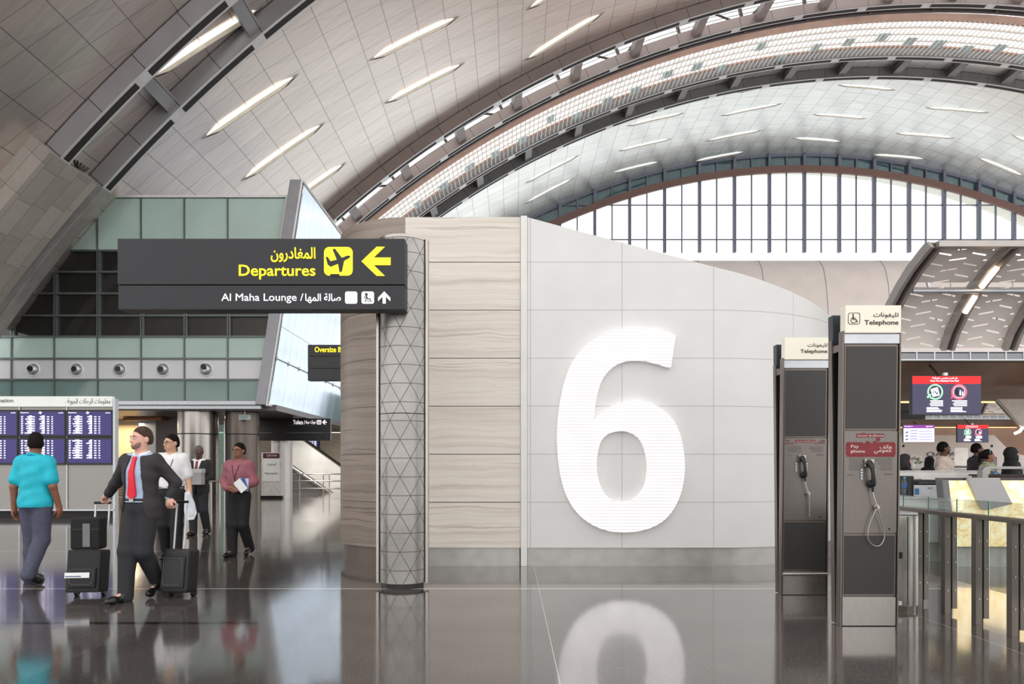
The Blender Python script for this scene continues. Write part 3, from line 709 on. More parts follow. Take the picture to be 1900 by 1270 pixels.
# ---- flight information wall
def info_wall():
    D = 18.2; t = thing('flight_information_stand', 'flight information stand with six violet departure screens', 'information stand', (P(82, 0, D).x, D, 0)); o = Vector(t.location)
    X = lambda p: hx(p, D, o); Z = lambda p: hz(p, D, o)
    m_panel = mat('brushed grey panel', (152, 150, 146), .4, .5, .05, 20, (1, 1, 12)); m_head = mat('backlit white header', (226, 229, 224), .5, 0, .02, 2, emit=.25)
    MB().box(X(-140), X(210), .09, .16, .0, Z(740)).build('carcass', mat('grey carcass', (120, 118, 116), .5, .2), t)
    MB().box(X(-140), X(210), .04, .15, .0, .2).build('plinth', m_slot, t)
    MB().box(X(-140), X(212), -.03, .09, Z(948.5), Z(945.5)).build('shelf_edge', m_alu, t)
    MB().box(X(209.5), X(213.5), .0, .16, .0, Z(740)).build('side_frame', m_alu, t)
    for i, (a, b) in enumerate(((-140, -54), (-53, 33.6), (34.4, 122), (123, 209))):
        MB().box(X(a), X(b), .06, .1, Z(945.5), Z(863)).build('metal_panel', m_panel, t)
        MB().box(X(a), X(b), -.02, .1, Z(755), Z(736)).build('header_panel', m_head, t, bevel=.004)
        MB().box(X(a), X(b), .06, .1, Z(760.5), Z(755.3)).build('metal_panel', m_panel, t)
        MB().box(X(b) - .01, X(b) + .022, .03, .1, .2, Z(755)).build('joint', m_alu, t)
        for r, (y0, y1) in enumerate(((761, 811), (812, 863))):
            s = MB().box(X(a + .5), X(b - .3), .0, .08, Z(y1), Z(y0)).build('screen', m_black, t, bevel=.006)
            d = MB().box(X(a + 3), X(b - 2.5), -.005, .0, Z(y1 - 3.5), Z(y0 + 3.5)).build('display', m_scr, t); d.parent = s
            mb = MB(); ln = MB(); x0, x1 = X(a + 3), X(b - 2.5); zt, zb = Z(y0 + 3.5), Z(y1 - 3.5); w = x1 - x0; h = zt - zb; rnd = random.Random(i * 7 + r)
            top = .17 if r == 0 else .02
            nrow = 8
            for k in range(nrow):
                z = zt - h * (top + (k + .5) * (.97 - top) / nrow * (1 if r == 0 else .86))
                mb.prism([(x0 + w * .02, z - .016), (x0 + w * .055, z - .016), (x0 + w * .075, z + .022), (x0 + w * .04, z + .022)], -.009, -.006)
                q = x0 + w * .27
                for xx, ww, al in ((.27, .10 + .07 * rnd.random(), 1), (.275, .06, 0), (.56, .06 + .07 * rnd.random(), 1), (.61, .05, 0), (.71, .035, 0)):
                    s0 = x0 + w * (xx - ww if al else xx); mb.box(s0, s0 + w * ww, -.009, -.006, z - .014, z + .014)
                    if al: mb.box(s0 + w * ww * .4, s0 + w * ww, -.009, -.006, z + .02, z + .034)
                ln.box(x0, x1, -.007, -.0055, z - .037, z - .033)
            rw = mb.build('screen_rows', m_scrt, t); rw.parent = s
            l2 = ln.build('row_lines', glow('row line violet', (86, 78, 150), .6), t); l2.parent = s
            if r == 0:
                for tx in (text('Departures', m_scrt, t, x0 + w * .015, x0 + w * .2, zt - h * .075, zt - h * .015, -.009, bold=.02), text('مغادرة', m_scrt, t, x1 - w * .13, x1 - w * .02, zt - h * .08, zt - h * .015, -.009, bold=.02, arab=True)): tx.parent = s
                pl = shape('plane_symbol', [[(x0 + w * .46 + p * .11, zt - h * .045 + q_ * .11) for p, q_ in PLANE]], .004, m_scrt, t, (0, -.008, 0)); pl.parent = s
    md = mat('dark grey lettering', (58, 58, 60), .5)
    text('Flight Information', md, t, X(-52), X(26), Z(749.5), Z(740), -.024, bold=.008)
    text('معلومات الرحلات الجوية', md, t, X(126), X(206), Z(752), Z(740), -.024, arab=True)
PLANE = [(-.42, .12), (-.36, .12), (-.26, -.02), (-.02, .03), (-.2, .42), (-.12, .42), (.16, .09), (.36, .13), (.44, .10), (.42, .04), (.2, -.05), (.1, -.4), (.03, -.4), (-.02, -.11), (-.3, -.2), (-.36, -.19)]
PLANE2 = [(-.5, .14), (-.42, .15), (-.3, -.03), (-.05, .03), (-.22, .45), (-.12, .48), (.16, .11), (.38, .2), (.5, .19), (.48, .11), (.25, -.02), (.16, -.46), (.06, -.48), (.0, -.14), (-.3, -.26), (-.42, -.17)]
info_wall()
# ------------------------------------------------------------------ curved block with the numeral 6
DW = 9.35
def block():
    o = Vector((.5, DW, 0)); t = thing('gateway_wall', 'curved freestanding wall, travertine at the left and white panels at the right', 'wall', tuple(o))
    SW = DW / F
    # plan outline (front side) with heights of the top edge
    def plan(x0):  # left curve: circle of radius 1.14 tangent to the front plane
        r = 1.14; cx, cy = -1.46, DW + r; pts = []
        for k in range(17):
            a = math.radians(118 - 118 * k / 16); pts.append((cx - r * math.sin(a), cy - r * math.cos(a)))
        return pts
    left = plan(0); r2 = 2.7; cx2, cy2 = 2.76, DW + r2
    right = [(cx2 + r2 * math.sin(math.radians(a)), cy2 - r2 * math.cos(math.radians(a))) for a in np.linspace(0, 62, 15)]
    def ztop(x, y, arc=0):
        if x <= .21: return 4.78
        s = x if arc == 0 else arc
        return np.interp(s, [.21, 2.76, 3.9, 4.9, 6.0], [4.775, 4.10, 3.84, 3.64, 3.5])
    courses = [.25, .855, 1.50, 2.165, 2.81, 3.475, 4.13, 9]
    def wallstrip(pts, name, m, off_n, th, zb=.25, top=True, arcs=None):
        mb = MB(); mb.uv = []; n = len(pts); nz = 2
        for i, (x, y) in enumerate(pts):
            a = pts[max(0, i - 1)]; b = pts[min(n - 1, i + 1)]; tx, ty = b[0] - a[0], b[1] - a[1]; L = math.hypot(tx, ty); nx, ny = ty / L, -tx / L
            zt = ztop(x, y, arcs[i] if arcs else 0) if top else zb + .25
            for (d, z) in ((off_n, zb), (off_n, zt), (off_n - th, zt), (off_n - th, zb)):
                mb.v.append((x + nx * d - o.x, y + ny * d - o.y, z)); mb.uv.append((x if not arcs else arcs[i], z))
        for i in range(n - 1):
            for k in range(4): a = 4 * i + k; b = 4 * i + (k + 1) % 4; mb.f.append((a, a + 4, b + 4, b)[::-1]); mb.mi.append(0)
        mb.f += [(0, 1, 2, 3)[::-1], (4 * n - 4, 4 * n - 3, 4 * n - 2, 4 * n - 1)]; mb.mi += [0, 0]
        return mb.build(name, m, t, smooth=True, autosm=35)
    # travertine
    def trav(name, lo, mid, hi, vein):
        M = bpy.data.materials.new(name); g = N(M)
        x, y, z = g.sep(g.obj()); u, v, _ = g.sep(g.uv())
        row = g.m('FLOOR', g.m('DIVIDE', g.m('ADD', v, .442), .658)); rnd = g.white(g.comb(row, 2.0, 0.0))
        zz = g.m('ADD', v, g.m('MULTIPLY', rnd, 7.0))
        warp = g.noise(g.comb(g.m('MULTIPLY', u, 1.3), g.m('MULTIPLY', zz, 2.0), rnd), 1.2, 3)
        band = g.noise(g.comb(g.m('MULTIPLY', u, .16), g.m('MULTIPLY_ADD', warp, .9, g.m('MULTIPLY', zz, 8.0)), g.m('MULTIPLY', rnd, 9.0)), 1.6, 6, .62)
        pit = g.noise(g.comb(g.m('MULTIPLY', u, 9.0), g.m('MULTIPLY', zz, 45.0), 0.0), 1.0, 3, .7)
        c = g.ramp(band, (.30, lo), (.44, mid), (.58, hi), (.68, vein), (.72, hi))
        c = g.mix(g.m('MULTIPLY', g.m('GREATER_THAN', pit, .66), .35), c, lin(vein))
        ln = g.line(g.m('ADD', v, .442), .658, .011)
        g.put(g.b.inputs['Base Color'], g.mix(ln, c, lin((74, 66, 58)))); g.b.inputs['Roughness'].default_value = .42
        g.bump(g.m('SUBTRACT', band, ln), .08, .01); return M
    m_t = trav('travertine', (184, 173, 161), (203, 194, 184), (214, 206, 197), (178, 166, 153))
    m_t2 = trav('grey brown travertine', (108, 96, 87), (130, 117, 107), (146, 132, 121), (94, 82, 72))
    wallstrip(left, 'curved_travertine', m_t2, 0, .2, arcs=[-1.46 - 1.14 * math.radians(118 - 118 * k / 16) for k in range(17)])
    wallstrip([(-1.46, DW), (-.6, DW), (.116, DW)], 'travertine_face', m_t, 0, .2)
    MB().box(.119 - o.x, .206 - o.x, -.03, .2, 0, 4.79).build('white_trim', mat('white wall trim', (214, 213, 210), .45, 0, .02, 3), t, bevel=.008)
    m_panel = bpy.data.materials.new('satin white wall panel'); g = N(m_panel); u, v, _ = g.sep(g.uv())
    ln = g.m('MAXIMUM', g.line(g.m('ADD', v, .442), .658, .008), g.line(g.m('SUBTRACT', u, 1.506), 1.254, .008))
    ns = g.noise(g.obj(), 2.0, 3)
    g.put(g.b.inputs['Base Color'], g.mix(ln, g.ramp(ns, (.3, (205, 205, 203)), (.7, (210, 210, 208))), lin((158, 157, 155)))); g.b.inputs['Roughness'].default_value = .38; g.bump(g.m('SUBTRACT', ns, g.m('MULTIPLY', ln, 2.0)), .03)
    fr = [(.209, DW), (1.0, DW), (1.9, DW), (2.76, DW)]
    wallstrip(fr, 'white_panels', m_panel, 0, .2)
    wallstrip(right, 'curved_white_panels', m_panel, 0, .2, arcs=[2.76 + r2 * math.radians(a) for a in np.linspace(0, 62, 15)])
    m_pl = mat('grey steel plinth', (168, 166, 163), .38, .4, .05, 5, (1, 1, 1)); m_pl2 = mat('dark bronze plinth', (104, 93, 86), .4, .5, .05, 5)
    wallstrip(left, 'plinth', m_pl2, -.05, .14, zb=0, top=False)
    wallstrip([(-1.46, DW), (.105, DW)], 'plinth', m_pl, -.02, .16, zb=0, top=False)
    wallstrip(fr[:1] + fr[-1:], 'plinth', m_pl, -.02, .16, zb=0, top=False); wallstrip(right, 'plinth', m_pl, -.02, .16, zb=0, top=False)
    # body of the block behind the skins
    back = [(p[0] * 1, p[1]) for p in left][2:] + [(2.76, DW)] + right[:-1]
    bk = MB().box(.0 - o.x, .34 - o.x, .15, .22, 0, 4.70); bk.build('backing', m_slot, t)
block()
def numeral():
    t = thing('illuminated_numeral', 'big lit white numeral 6 mounted on the white wall panels', 'numeral', (1.5, DW, 2.17)); o = Vector(t.location); D = DW - .07
    out = [(531, 442), (523, 496), (515, 550), (470, 536), (430, 527), (390, 525), (350, 532), (315, 553), (285, 590), (268, 640), (259, 690), (255, 727), (290, 695), (330, 672), (380, 661), (430, 664), (480, 686), (520, 722), (545, 770), (558, 830), (562, 890), (552, 960), (530, 1015), (495, 1060), (450, 1087), (400, 1100), (350, 1103), (300, 1097), (250, 1077), (205, 1042), (170, 990), (148, 925), (137, 850), (134, 770), (140, 690), (155, 610), (175, 550), (200, 507), (240, 467), (290, 438), (340, 422), (400, 417), (460, 423), (500, 431)]
    hol = [(352, 763), (385, 770), (415, 795), (432, 840), (437, 885), (432, 935), (415, 970), (390, 993), (352, 1001), (315, 993), (288, 965), (272, 925), (266, 880), (270, 835), (282, 795), (310, 770)]
    cv = lambda p: (hx(960 + p[0] / 1.814, D, o), hz(380 + p[1] / 1.814, D, o))
    so = [cv(p) for p in out]
    def sm(seq): return smooth_poly(seq, 4)
    # keep the three sharp corners: smooth the runs between them
    runs = [(0, 2), (2, 11), (11, 44)]; res = []
    ext = so + so[:1]
    for a, b in runs:
        seg = ext[a:b + 1]
        if len(seg) < 4: res += seg[:-1]; continue
        q = [2 * Vector(seg[0]) - Vector(seg[1])] + [Vector(s) for s in seg] + [2 * Vector(seg[-1]) - Vector(seg[-2])]
        for i in range(1, len(q) - 2):
            for k in range(4):
                tt = k / 4; p0, p1, p2, p3 = q[i - 1], q[i], q[i + 1], q[i + 2]
                res.append(tuple(.5 * (2 * p1 + (p2 - p0) * tt + (2 * p0 - 5 * p1 + 4 * p2 - p3) * tt * tt + (3 * p1 - p0 - 3 * p2 + p3) * tt ** 3)))
    hs = sm([cv(p) for p in hol])
    M = bpy.data.materials.new('lit louvred numeral face'); g = N(M); x, y, z = g.sep(g.obj())
    fr = g.m('FRACT', g.m('DIVIDE', z, .0432)); tri = g.m('ABSOLUTE', g.m('SUBTRACT', g.m('MULTIPLY', fr, 2.0), 1.0))
    ns = g.noise(g.obj((1, 1, 1)), 2.6, 2)
    g.put(g.b.inputs['Base Color'], lin((150, 146, 148)))
    g.b.inputs['Emission Color'].default_value = (1.0, .955, .97, 1)
    g.put(g.b.inputs['Emission Strength'], g.m('MULTIPLY', g.m('MULTIPLY_ADD', tri, 1.15, .42), g.m('MULTIPLY_ADD', ns, .5, .75)))
    shape('lit_face', [res, hs], .05, M, t, (0, -.075, 0))
    shape('side_return', [[(a, b) for a, b in res], hs], .05, mat('white numeral edge', (240, 238, 240), .4, emit=.25), t, (0, -.026, 0))
numeral()

# ---- steel sign pillar
def pillar():
    t = thing('steel_pillar', 'round-fronted steel pillar engraved with a triangle grid', 'pillar', (-1.235, 7.72, 0)); H = 3.95; hw = .262
    M = bpy.data.materials.new('etched triangle steel'); g = N(M); u, v, _ = g.sep(g.uv())
    pv = .2075; pu = .24
    l1 = g.line(v, pv, .009); l2 = g.line(g.m('ADD', u, g.m('MULTIPLY', v, pu / pv / 2)), pu, .010); l3 = g.line(g.m('SUBTRACT', u, g.m('MULTIPLY', v, pu / pv / 2)), pu, .010)
    ln = g.m('MAXIMUM', l1, g.m('MAXIMUM', l2, l3))
    st = g.noise(g.obj((6, 6, 90)), 3.0, 3); bl = g.noise(g.obj(), 2.3, 4)
    sc = g.line(v, 1.95, .012)
    c = g.ramp(g.m('MULTIPLY_ADD', st, .3, g.m('MULTIPLY', bl, .7)), (.3, (128, 125, 122)), (.7, (158, 155, 152)))
    c = g.mix(g.m('MULTIPLY', ln, .8), c, lin((96, 92, 88))); c = g.mix(sc, c, lin((60, 57, 54)))
    g.put(g.b.inputs['Base Color'], c); g.b.inputs['Metallic'].default_value = .85
    g.put(g.b.inputs['Roughness'], g.m('MULTIPLY_ADD', ln, .25, g.m('MULTIPLY_ADD', bl, .14, .20)))
    g.bump(g.m('SUBTRACT', g.m('MULTIPLY', st, .15), ln), .12, .004)
    n = 24
    for sgn, nm in ((-1, 'front_shell'), (1, 'rear_shell')):
        mb = MB(); mb.uv = []
        for i in range(n + 1):
            s = -1 + 2 * i / n; a = s * math.radians(64); x = hw * math.sin(a) / math.sin(math.radians(64)); y = sgn * (.03 + .165 * (math.cos(a) - math.cos(math.radians(64))) / (1 - math.cos(math.radians(64))))
            for z in (.06, H - .05): mb.v.append((x, y, z)); mb.uv.append((a * .30, z))
        for i in range(n): q = (2 * i, 2 * i + 2, 2 * i + 3, 2 * i + 1); mb.f.append(q if sgn < 0 else q[::-1]); mb.mi.append(0)
        mb.build(nm, M, t, smooth=True)
    for sx in (-1, 1): MB().box(sx * hw - .0 if sx > 0 else -hw - .03, hw + .03 if sx > 0 else -hw, -.05, .05, .05, H - .03).build('edge_strip', m_steel, t, bevel=.004)
    def lens(k, z0, z1):
        pts = []
        for sgn in (-1, 1):
            for i in range(n + 1):
                s = (-1 + 2 * i / n) * (1 if sgn < 0 else -1); a = s * math.radians(64)
                pts.append((k * hw * math.sin(a) / math.sin(math.radians(64)), sgn * k * (.02 + .165 * (math.cos(a) - math.cos(math.radians(64))) / (1 - math.cos(math.radians(64))))))
        m = len(pts); mb = MB(); mb.add([(x, y, z0) for x, y in pts] + [(x, y, z1) for x, y in pts], [tuple(range(m))[::-1], tuple(range(m, 2 * m))] + [(i, (i + 1) % m, (i + 1) % m + m, i + m) for i in range(m)]); return mb
    lens(.9, 0, .06).build('plinth', m_black, t); lens(1.0, H - .05, H - .015).build('top_cap', m_steel, t)
pillar()

# ---- departures sign carried by the pillar
def departures():
    D = 7.28; t = thing('hanging_sign', 'large charcoal departures sign with yellow lettering and arrow, fixed to the steel pillar', 'sign', (P(485, 0, D).x, D, P(0, 529, D).z), group='overhead signs'); o = Vector(t.location)
    X = lambda p: hx(p, D, o); Z = lambda p: hz(p, D, o)
    a = MB().box(X(218), X(751), 0, .20, Z(528.2), Z(443)).build('upper_box', m_sign, t, bevel=.006)
    b = MB().box(X(219), X(751), .004, .20, Z(574.5), Z(530)).build('lower_box', m_sign, t, bevel=.006)
    MB().box(X(222), X(748), .03, .18, Z(530), Z(528)).build('joint', m_slot, t)
    MB().box(X(712), X(735), .19, .32, Z(560), Z(460)).build('bracket', m_steel_dark, t)
    y = -.006
    text('Departures', m_yel, t, X(443.5), X(585.5), Z(519), Z(492), y, bold=.012).name = 'lettering'
    text('المغادرون', m_yel, t, X(503), X(585.5), Z(487), Z(459.5), y, bold=.014, arab=True)
    cx, cz = X(627.5), Z(484); s = .262
    pl = [(cx + p * s, cz + q * s - .0) for p, q in PLANE2]
    box = rrect(X(601.5), X(654.5), Z(512), Z(459), .055)
    notch = [(X(613), Z(513)), (X(630), Z(513)), (X(630), Z(509)), (X(613), Z(509))]
    shape('plane_pictogram', [box], .004, m_yel, t, (0, y + .001, 0)); shape('plane_symbol', [pl], .004, m_sign, t, (0, y - .003, 0)); shape('pictogram_notch', [notch], .004, m_sign, t, (0, y - .003, 0))
    arrow('arrow', X(698), Z(485.5), X(725) - X(671), 0, m_yel, t, y)
    y = -.002
    text('Al Maha Lounge /', m_wht, t, X(411), X(563), Z(563), Z(545), y)
    text('صالة المها', m_wht, t, X(566.5), X(632.5), Z(563), Z(545), y, bold=.01, arab=True)
    md = mat('dark pictogram ink', (52, 52, 56), .5); mg = mat('grey pictogram ink', (190, 184, 190), .5)
    for i, (p0, p1) in enumerate(((640.5, 663), (671, 694))):
        shape('pictogram_plate', [rrect(X(p0), X(p1), Z(564), Z(541.5), .022)], .004, m_wht, t, (0, y, 0))
    shape('lounge_mark', [[(X(647), Z(552.5)), (X(651), Z(551)), (X(657), Z(546.5)), (X(652), Z(551.8))]], .003, mg, t, (0, y - .004, 0))
    text('AL MAHA', mg, t, X(643.5), X(660.5), Z(557.2), Z(554.8), y - .003); 
    # seated figure
    shape('seat_pictogram', [disc(X(680), Z(547), .017, 12), [(X(678), Z(549.5)), (X(681.5), Z(549.5)), (X(683), Z(554)), (X(687), Z(554)), (X(690), Z(561)), (X(687.8), Z(561)), (X(685.5), Z(556)), (X(679.5), Z(556))], [(X(675.5), Z(550)), (X(677), Z(550)), (X(679), Z(558)), (X(685), Z(558)), (X(686.5), Z(561.5)), (X(685), Z(561.5)), (X(684), Z(559.3)), (X(679.5), Z(559.3)), (X(678), Z(561.5)), (X(676.5), Z(561.5)), (X(677.8), Z(559))]], .003, md, t, (0, y - .004, 0))
    arrow('arrow', X(713), Z(552.5), X(724.5) - X(702), -math.pi / 2, m_wht, t, y)
departures()

# ---- telephone kiosks
def kiosk(px, D, label, accessible):
    t = thing('telephone_kiosk', label, 'telephone kiosk', (P(px, 0, D).x, D, 0), rz=0, group='telephone kiosks')
    W_, H = .232, 2.49; T = Matrix.Rotation(math.radians(1.15), 4, 'X')      # the front slab leans a little towards the viewer
    m_k = m_steel; m_perf = bpy.data.materials.get('perforated dark mesh')
    if not m_perf:
        m_perf = bpy.data.materials.new('perforated dark mesh'); g = N(m_perf); x, y, z = g.sep(g.obj())
        h = g.m('MULTIPLY', g.m('SINE', g.m('MULTIPLY', x, 900.0)), g.m('SINE', g.m('MULTIPLY', z, 900.0)))
        ns = g.noise(g.obj(), 2.5, 2)
        g.put(g.b.inputs['Base Color'], g.mix(g.m('MULTIPLY_ADD', g.m('GREATER_THAN', h, .1), .5, g.m('MULTIPLY', ns, .25)), lin((74, 72, 71)), lin((40, 39, 39)))); g.b.inputs['Metallic'].default_value = .5; g.b.inputs['Roughness'].default_value = .5
    m_pan = mat('satin phone panel steel', (116, 110, 106), .36, .7, .04, 12, (25, 1, .6)); m_fr = mat('kiosk frame steel', (118, 110, 104), .38, .85, .05, 10, (20, 20, .7))
    m_cream = glow('backlit cream sign', (228, 222, 206), .14)
    def B(x0, x1, y0, y1, z0, z1, name, m, bev=.003, par=None, M=T):
        ob = MB().box(x0, x1, y0, y1, z0, z1, M=M).build(name, m, par or t, bevel=bev); return ob
    B(-W_, W_, .02, .07, .02, 2.40, 'front_slab', m_fr)
    B(-W_ + .006, W_ - .006, .0, .03, 0.005, .248, 'kick_plate', m_k)
    for z0, z1 in ((.262, .785), (1.665, 2.385)):
        f = B(-W_ + .008, W_ - .008, .004, .03, z0, z1, 'mesh_panel_frame', m_fr)
        B(-W_ + .02, W_ - .02, -.001, .006, z0 + .013, z1 - .013, 'mesh_panel', m_perf, 0)
    B(-W_ + .006, W_ - .006, .0, .03, .793, 1.657, 'phone_panel', m_pan)
    B(-W_, W_, -.004, .07, 2.395, 2.475, 'steel_band', m_alu)
    sg = B(-W_ - .002, W_ + .002, -.02, .07, 2.482, 2.712, 'sign_box', m_cream, .004)
    mi = mat('dark brown lettering', (48, 40, 34), .5)
    if accessible: ex = [text('Telephone', mi, t, -.075, W_ - .022, 2.538, 2.588, -.0225, bold=.012, tilt=T), text('تليفونات', mi, t, .0, W_ - .02, 2.605, 2.652, -.0225, arab=True, bold=.004, tilt=T)]
    else: ex = [text('Telephone', mi, t, -.07, W_ - .022, 2.538, 2.588, -.0225, bold=.012, tilt=T), text('تليفونات', mi, t, .005, W_ - .02, 2.605, 2.652, -.0225, arab=True, bold=.004, tilt=T)]
    for e in ex: e.parent = sg
    if accessible:
        ring = [rrect(-.212, -.112, 2.553, 2.650, .018), rrect(-.208, -.116, 2.557, 2.646, .015)]
        e = shape('wheelchair_frame', ring, .003, mi, t, (0, -.022, 0), T); e.location = (0, 0, 0); e.data.transform(Matrix.Translation(T @ Vector((0, -.022, 0)))); e.parent = sg
        wc = [disc(-.170, 2.633, .0068, 14), [(-.175, 2.624), (-.165, 2.624), (-.164, 2.608), (-.147, 2.608), (-.147, 2.602), (-.164, 2.602), (-.164, 2.596), (-.142, 2.596), (-.131, 2.572), (-.137, 2.569), (-.147, 2.590), (-.175, 2.590)]]
        arc = [(-.165 + .026 * math.cos(math.radians(a)), 2.588 + .026 * math.sin(math.radians(a))) for a in range(120, 375, 15)]; arc += [(-.165 + .021 * math.cos(math.radians(a)), 2.588 + .021 * math.sin(math.radians(a))) for a in range(360, 105, -15)]
        e = shape('wheelchair_symbol', wc + [arc], .003, mi, t, (0, 0, 0), T); e.data.transform(Matrix.Translation(T @ Vector((0, -.022, 0)))); e.parent = sg
    # side fins and the rear slab that leans back
    for sx in (-1, 1):
        a = W_ + .002 if sx > 0 else -W_ - .014
        B(a, a + .012, -.006, .072, .0, 2.50, 'front_fin', m_fr, .002)
    T2 = Matrix.Translation((0, .085, 0)) @ Matrix.Rotation(math.radians(-1.55), 4, 'X')
    for sx in (-1, 1):
        a = W_ + .002 if sx > 0 else -W_ - .014
        B(a, a + .012, .0, .066, .01, 2.46, 'rear_fin', m_fr, .002, M=T2)
    B(-W_, W_, .0, .06, .01, 2.40, 'rear_slab', m_black, .003, M=T2); B(-W_, W_, .0, .09, 2.42, 2.68, 'rear_sign_back', mat('slate sign back', (44, 50, 58), .4, .2), .004, M=T2)
    B(-W_ - .006, W_ + .006, .0, .17, 2.34, 2.40, 'cross_tie', m_fr, .003, M=Matrix())
    if not accessible: MB().tube([T @ Vector((-W_ - .005, -.015, .225)), T @ Vector((W_ + .005, -.015, .225))], .018, 12).build('foot_rail', m_k, t, smooth=True)
    # handset, keypad, hook, cord
    hx_, hz_ = (-.01, 1.30) if accessible else (-.03, 1.48)
    if not accessible: hz_ = 1.36
    def tp(x, y, z): return T @ Vector((hx_ + x, y, hz_ + z))
    mb = MB(); mb.tube([tp(-.015, -.035, .085), tp(-.012, -.05, .075), tp(-.004, -.062, .04), tp(0, -.066, 0), tp(.004, -.062, -.05), tp(.008, -.045, -.085)], [.024, .026, .018, .016, .018, .026], 12)
    mb.ell(tp(-.015, -.022, .085), (.034, .022, .034), 14); mb.ell(tp(.008, -.025, -.088), (.034, .025, .034), 14)
    hs = mb.build('handset', m_black, t, smooth=True)
    mb = MB(); mb.tube([tp(.012, -.035, -.11), tp(.014, -.035, -.155)], [.012, .008], 10); c = mb.build('cord_collar', m_black, t, smooth=True); c.parent = hs
    MB().box(hx_ - .05, hx_ + .03, -.024, -.0, hz_ + .055, hz_ + .12, M=T).build('cradle', m_steel, t, bevel=.008)
    for k in range(4):
        for j in range(2): MB().cyl(tp(-.062 + .11 * j - .005, -.001, .03 - .024 * k), tp(-.062 + .11 * j - .005, -.009, .03 - .024 * k), .009, n=14).build('key', m_alu, t, smooth=True)
    hk = MB(); hk.cyl(tp(.055, .0, -.285), tp(.055, -.018, -.285), .024, n=20); hk.cyl(tp(.055, -.018, -.285), tp(.055, -.045, -.285), .011, .016, n=14); hk.build('cord_hook', m_steel, t, smooth=True)
    path = [(.014, -.035, -.155), (.022, -.04, -.2), (.044, -.05, -.275)]
    if accessible: path += [(.07, -.045, -.36), (.105, -.035, -.46), (.118, -.03, -.54), (.09, -.028, -.60), (.05, -.027, -.612), (.005, -.028, -.59), (-.022, -.03, -.53), (-.008, -.032, -.43), (.025, -.035, -.34), (.05, -.03, -.292)]
    else: path += [(.055, -.045, -.36), (.062, -.035, -.46), (.066, -.03, -.52), (.064, -.028, -.52), (.066, -.03, -.44), (.066, -.03, -.33), (.057, -.03, -.292)]
    sp = [];
    for i in range(len(path) - 1):
        q = [Vector(path[max(0, min(len(path) - 1, i + j))]) for j in (-1, 0, 1, 2)]
        for k in range(5):
            tt = k / 5; sp.append(.5 * (2 * q[1] + (q[2] - q[0]) * tt + (2 * q[0] - 5 * q[1] + 4 * q[2] - q[3]) * tt * tt + (3 * q[1] - q[0] - 3 * q[2] + q[3]) * tt ** 3))
    sp.append(Vector(path[-1])); MB().tube([tp(*p) for p in sp], .0042, 8).build('armoured_cord', m_steel, t, smooth=True)
    MB().cyl(tp(.165 - hx_, .001, .83 - hz_), tp(.165 - hx_, -.006, .83 - hz_), .008, n=14).build('lock', m_black, t)
    # printed label
    m_red = mat('red print', (118, 26, 34), .5); m_ink = mat('faded ink', (92, 84, 80), .6); y = -.0015
    def flat(polys, m, name, d=0.0):
        e = shape(name, polys, .0016, m, t, (0, 0, 0), T); e.data.transform(Matrix.Translation(T @ Vector((0, y - d, 0)))); return e
    if accessible:
        x0 = -.105; flat([disc(x0 + .029 * i, 1.620, .0185, 18) for i in range(1)] , m_red, 'logo')
        ob = [flat([disc(x0 + .029 * i, 1.620, .0175, 18)], m_red, 'logo', .0001 * (i % 2)) for i in range(1, 8)]; merge_meshes(ob, 'logo')
        flat([[(-.08, 1.643), (-.05, 1.643), (-.058, 1.634), (-.072, 1.634)]], m_red, 'logo')
        text('ooredoo', mat('pale print', (216, 196, 190), .5), t, -.115, .108, 1.611, 1.629, y - .002, tilt=T)
        import itertools
        ob = [flat([rrect(-.198, .198, 1.452, 1.553, .01)], m_red, 'label_band')]
        for i in range(18):
            for z in (1.452, 1.553):
                if z > 1.5 and 6 <= i <= 9 and i != 8: continue
                ob.append(flat([disc(-.19 + .0224 * i, z, .0135, 14)], m_red, 'label_band', .0001))
        for z in (1.47, 1.4925, 1.515, 1.5375):
            for x in (-.198, .198): ob.append(flat([disc(x, z, .0135, 14)], m_red, 'label_band', .0001))
        ob += [flat([disc(.062, 1.588, .017, 16)], m_red, 'label_band'), flat([disc(-.028, 1.559, .017, 16)], m_red, 'label_band'), flat([disc(.035, 1.559, .017, 16)], m_red, 'label_band')]
        merge_meshes(ob, 'label_band'); mp = MATS['pale print']
        text('Pay', mp, t, -.168, -.103, 1.508, 1.541, y - .002, tilt=T); text('phone', mp, t, -.168, -.05, 1.466, 1.502, y - .002, tilt=T)
        text('هاتف', mp, t, .075, .175, 1.508, 1.541, y - .002, tilt=T, arab=True); text('عمومي', mp, t, .025, .175, 1.462, 1.503, y - .002, tilt=T, arab=True)
        zz, rows = 1.43, 9
    else:
        ob = [flat([disc(-.095 + .026 * i, 1.628, .015, 16)], m_red, 'logo', .0001 * (i % 2)) for i in range(8)]; merge_meshes(ob, 'logo')
        text('ooredoo', mat('pale print', (216, 196, 190), .5), t, -.1, .092, 1.621, 1.635, y - .002, tilt=T)
        text('Pay', m_red, t, -.212, -.165, 1.622, 1.645, y, tilt=T); text('phone', m_red, t, -.212, -.125, 1.592, 1.615, y, tilt=T)
        text('هاتف', m_red, t, .14, .205, 1.622, 1.645, y, tilt=T, arab=True); text('عمومي', m_red, t, .1, .205, 1.59, 1.618, y, tilt=T, arab=True)
        zz, rows = 1.57, 5
    mb = MB(); rnd = random.Random(5)
    for k in range(rows):
        z = zz - k * .0125; w = .15 * (.6 + .4 * rnd.random()); mb.box(-.18, -.18 + w, -.0022, .0005, z - .003, z + .002, M=T); w = .15 * (.6 + .4 * rnd.random()); mb.box(.185 - w, .185, -.0022, .0005, z - .003, z + .002, M=T)
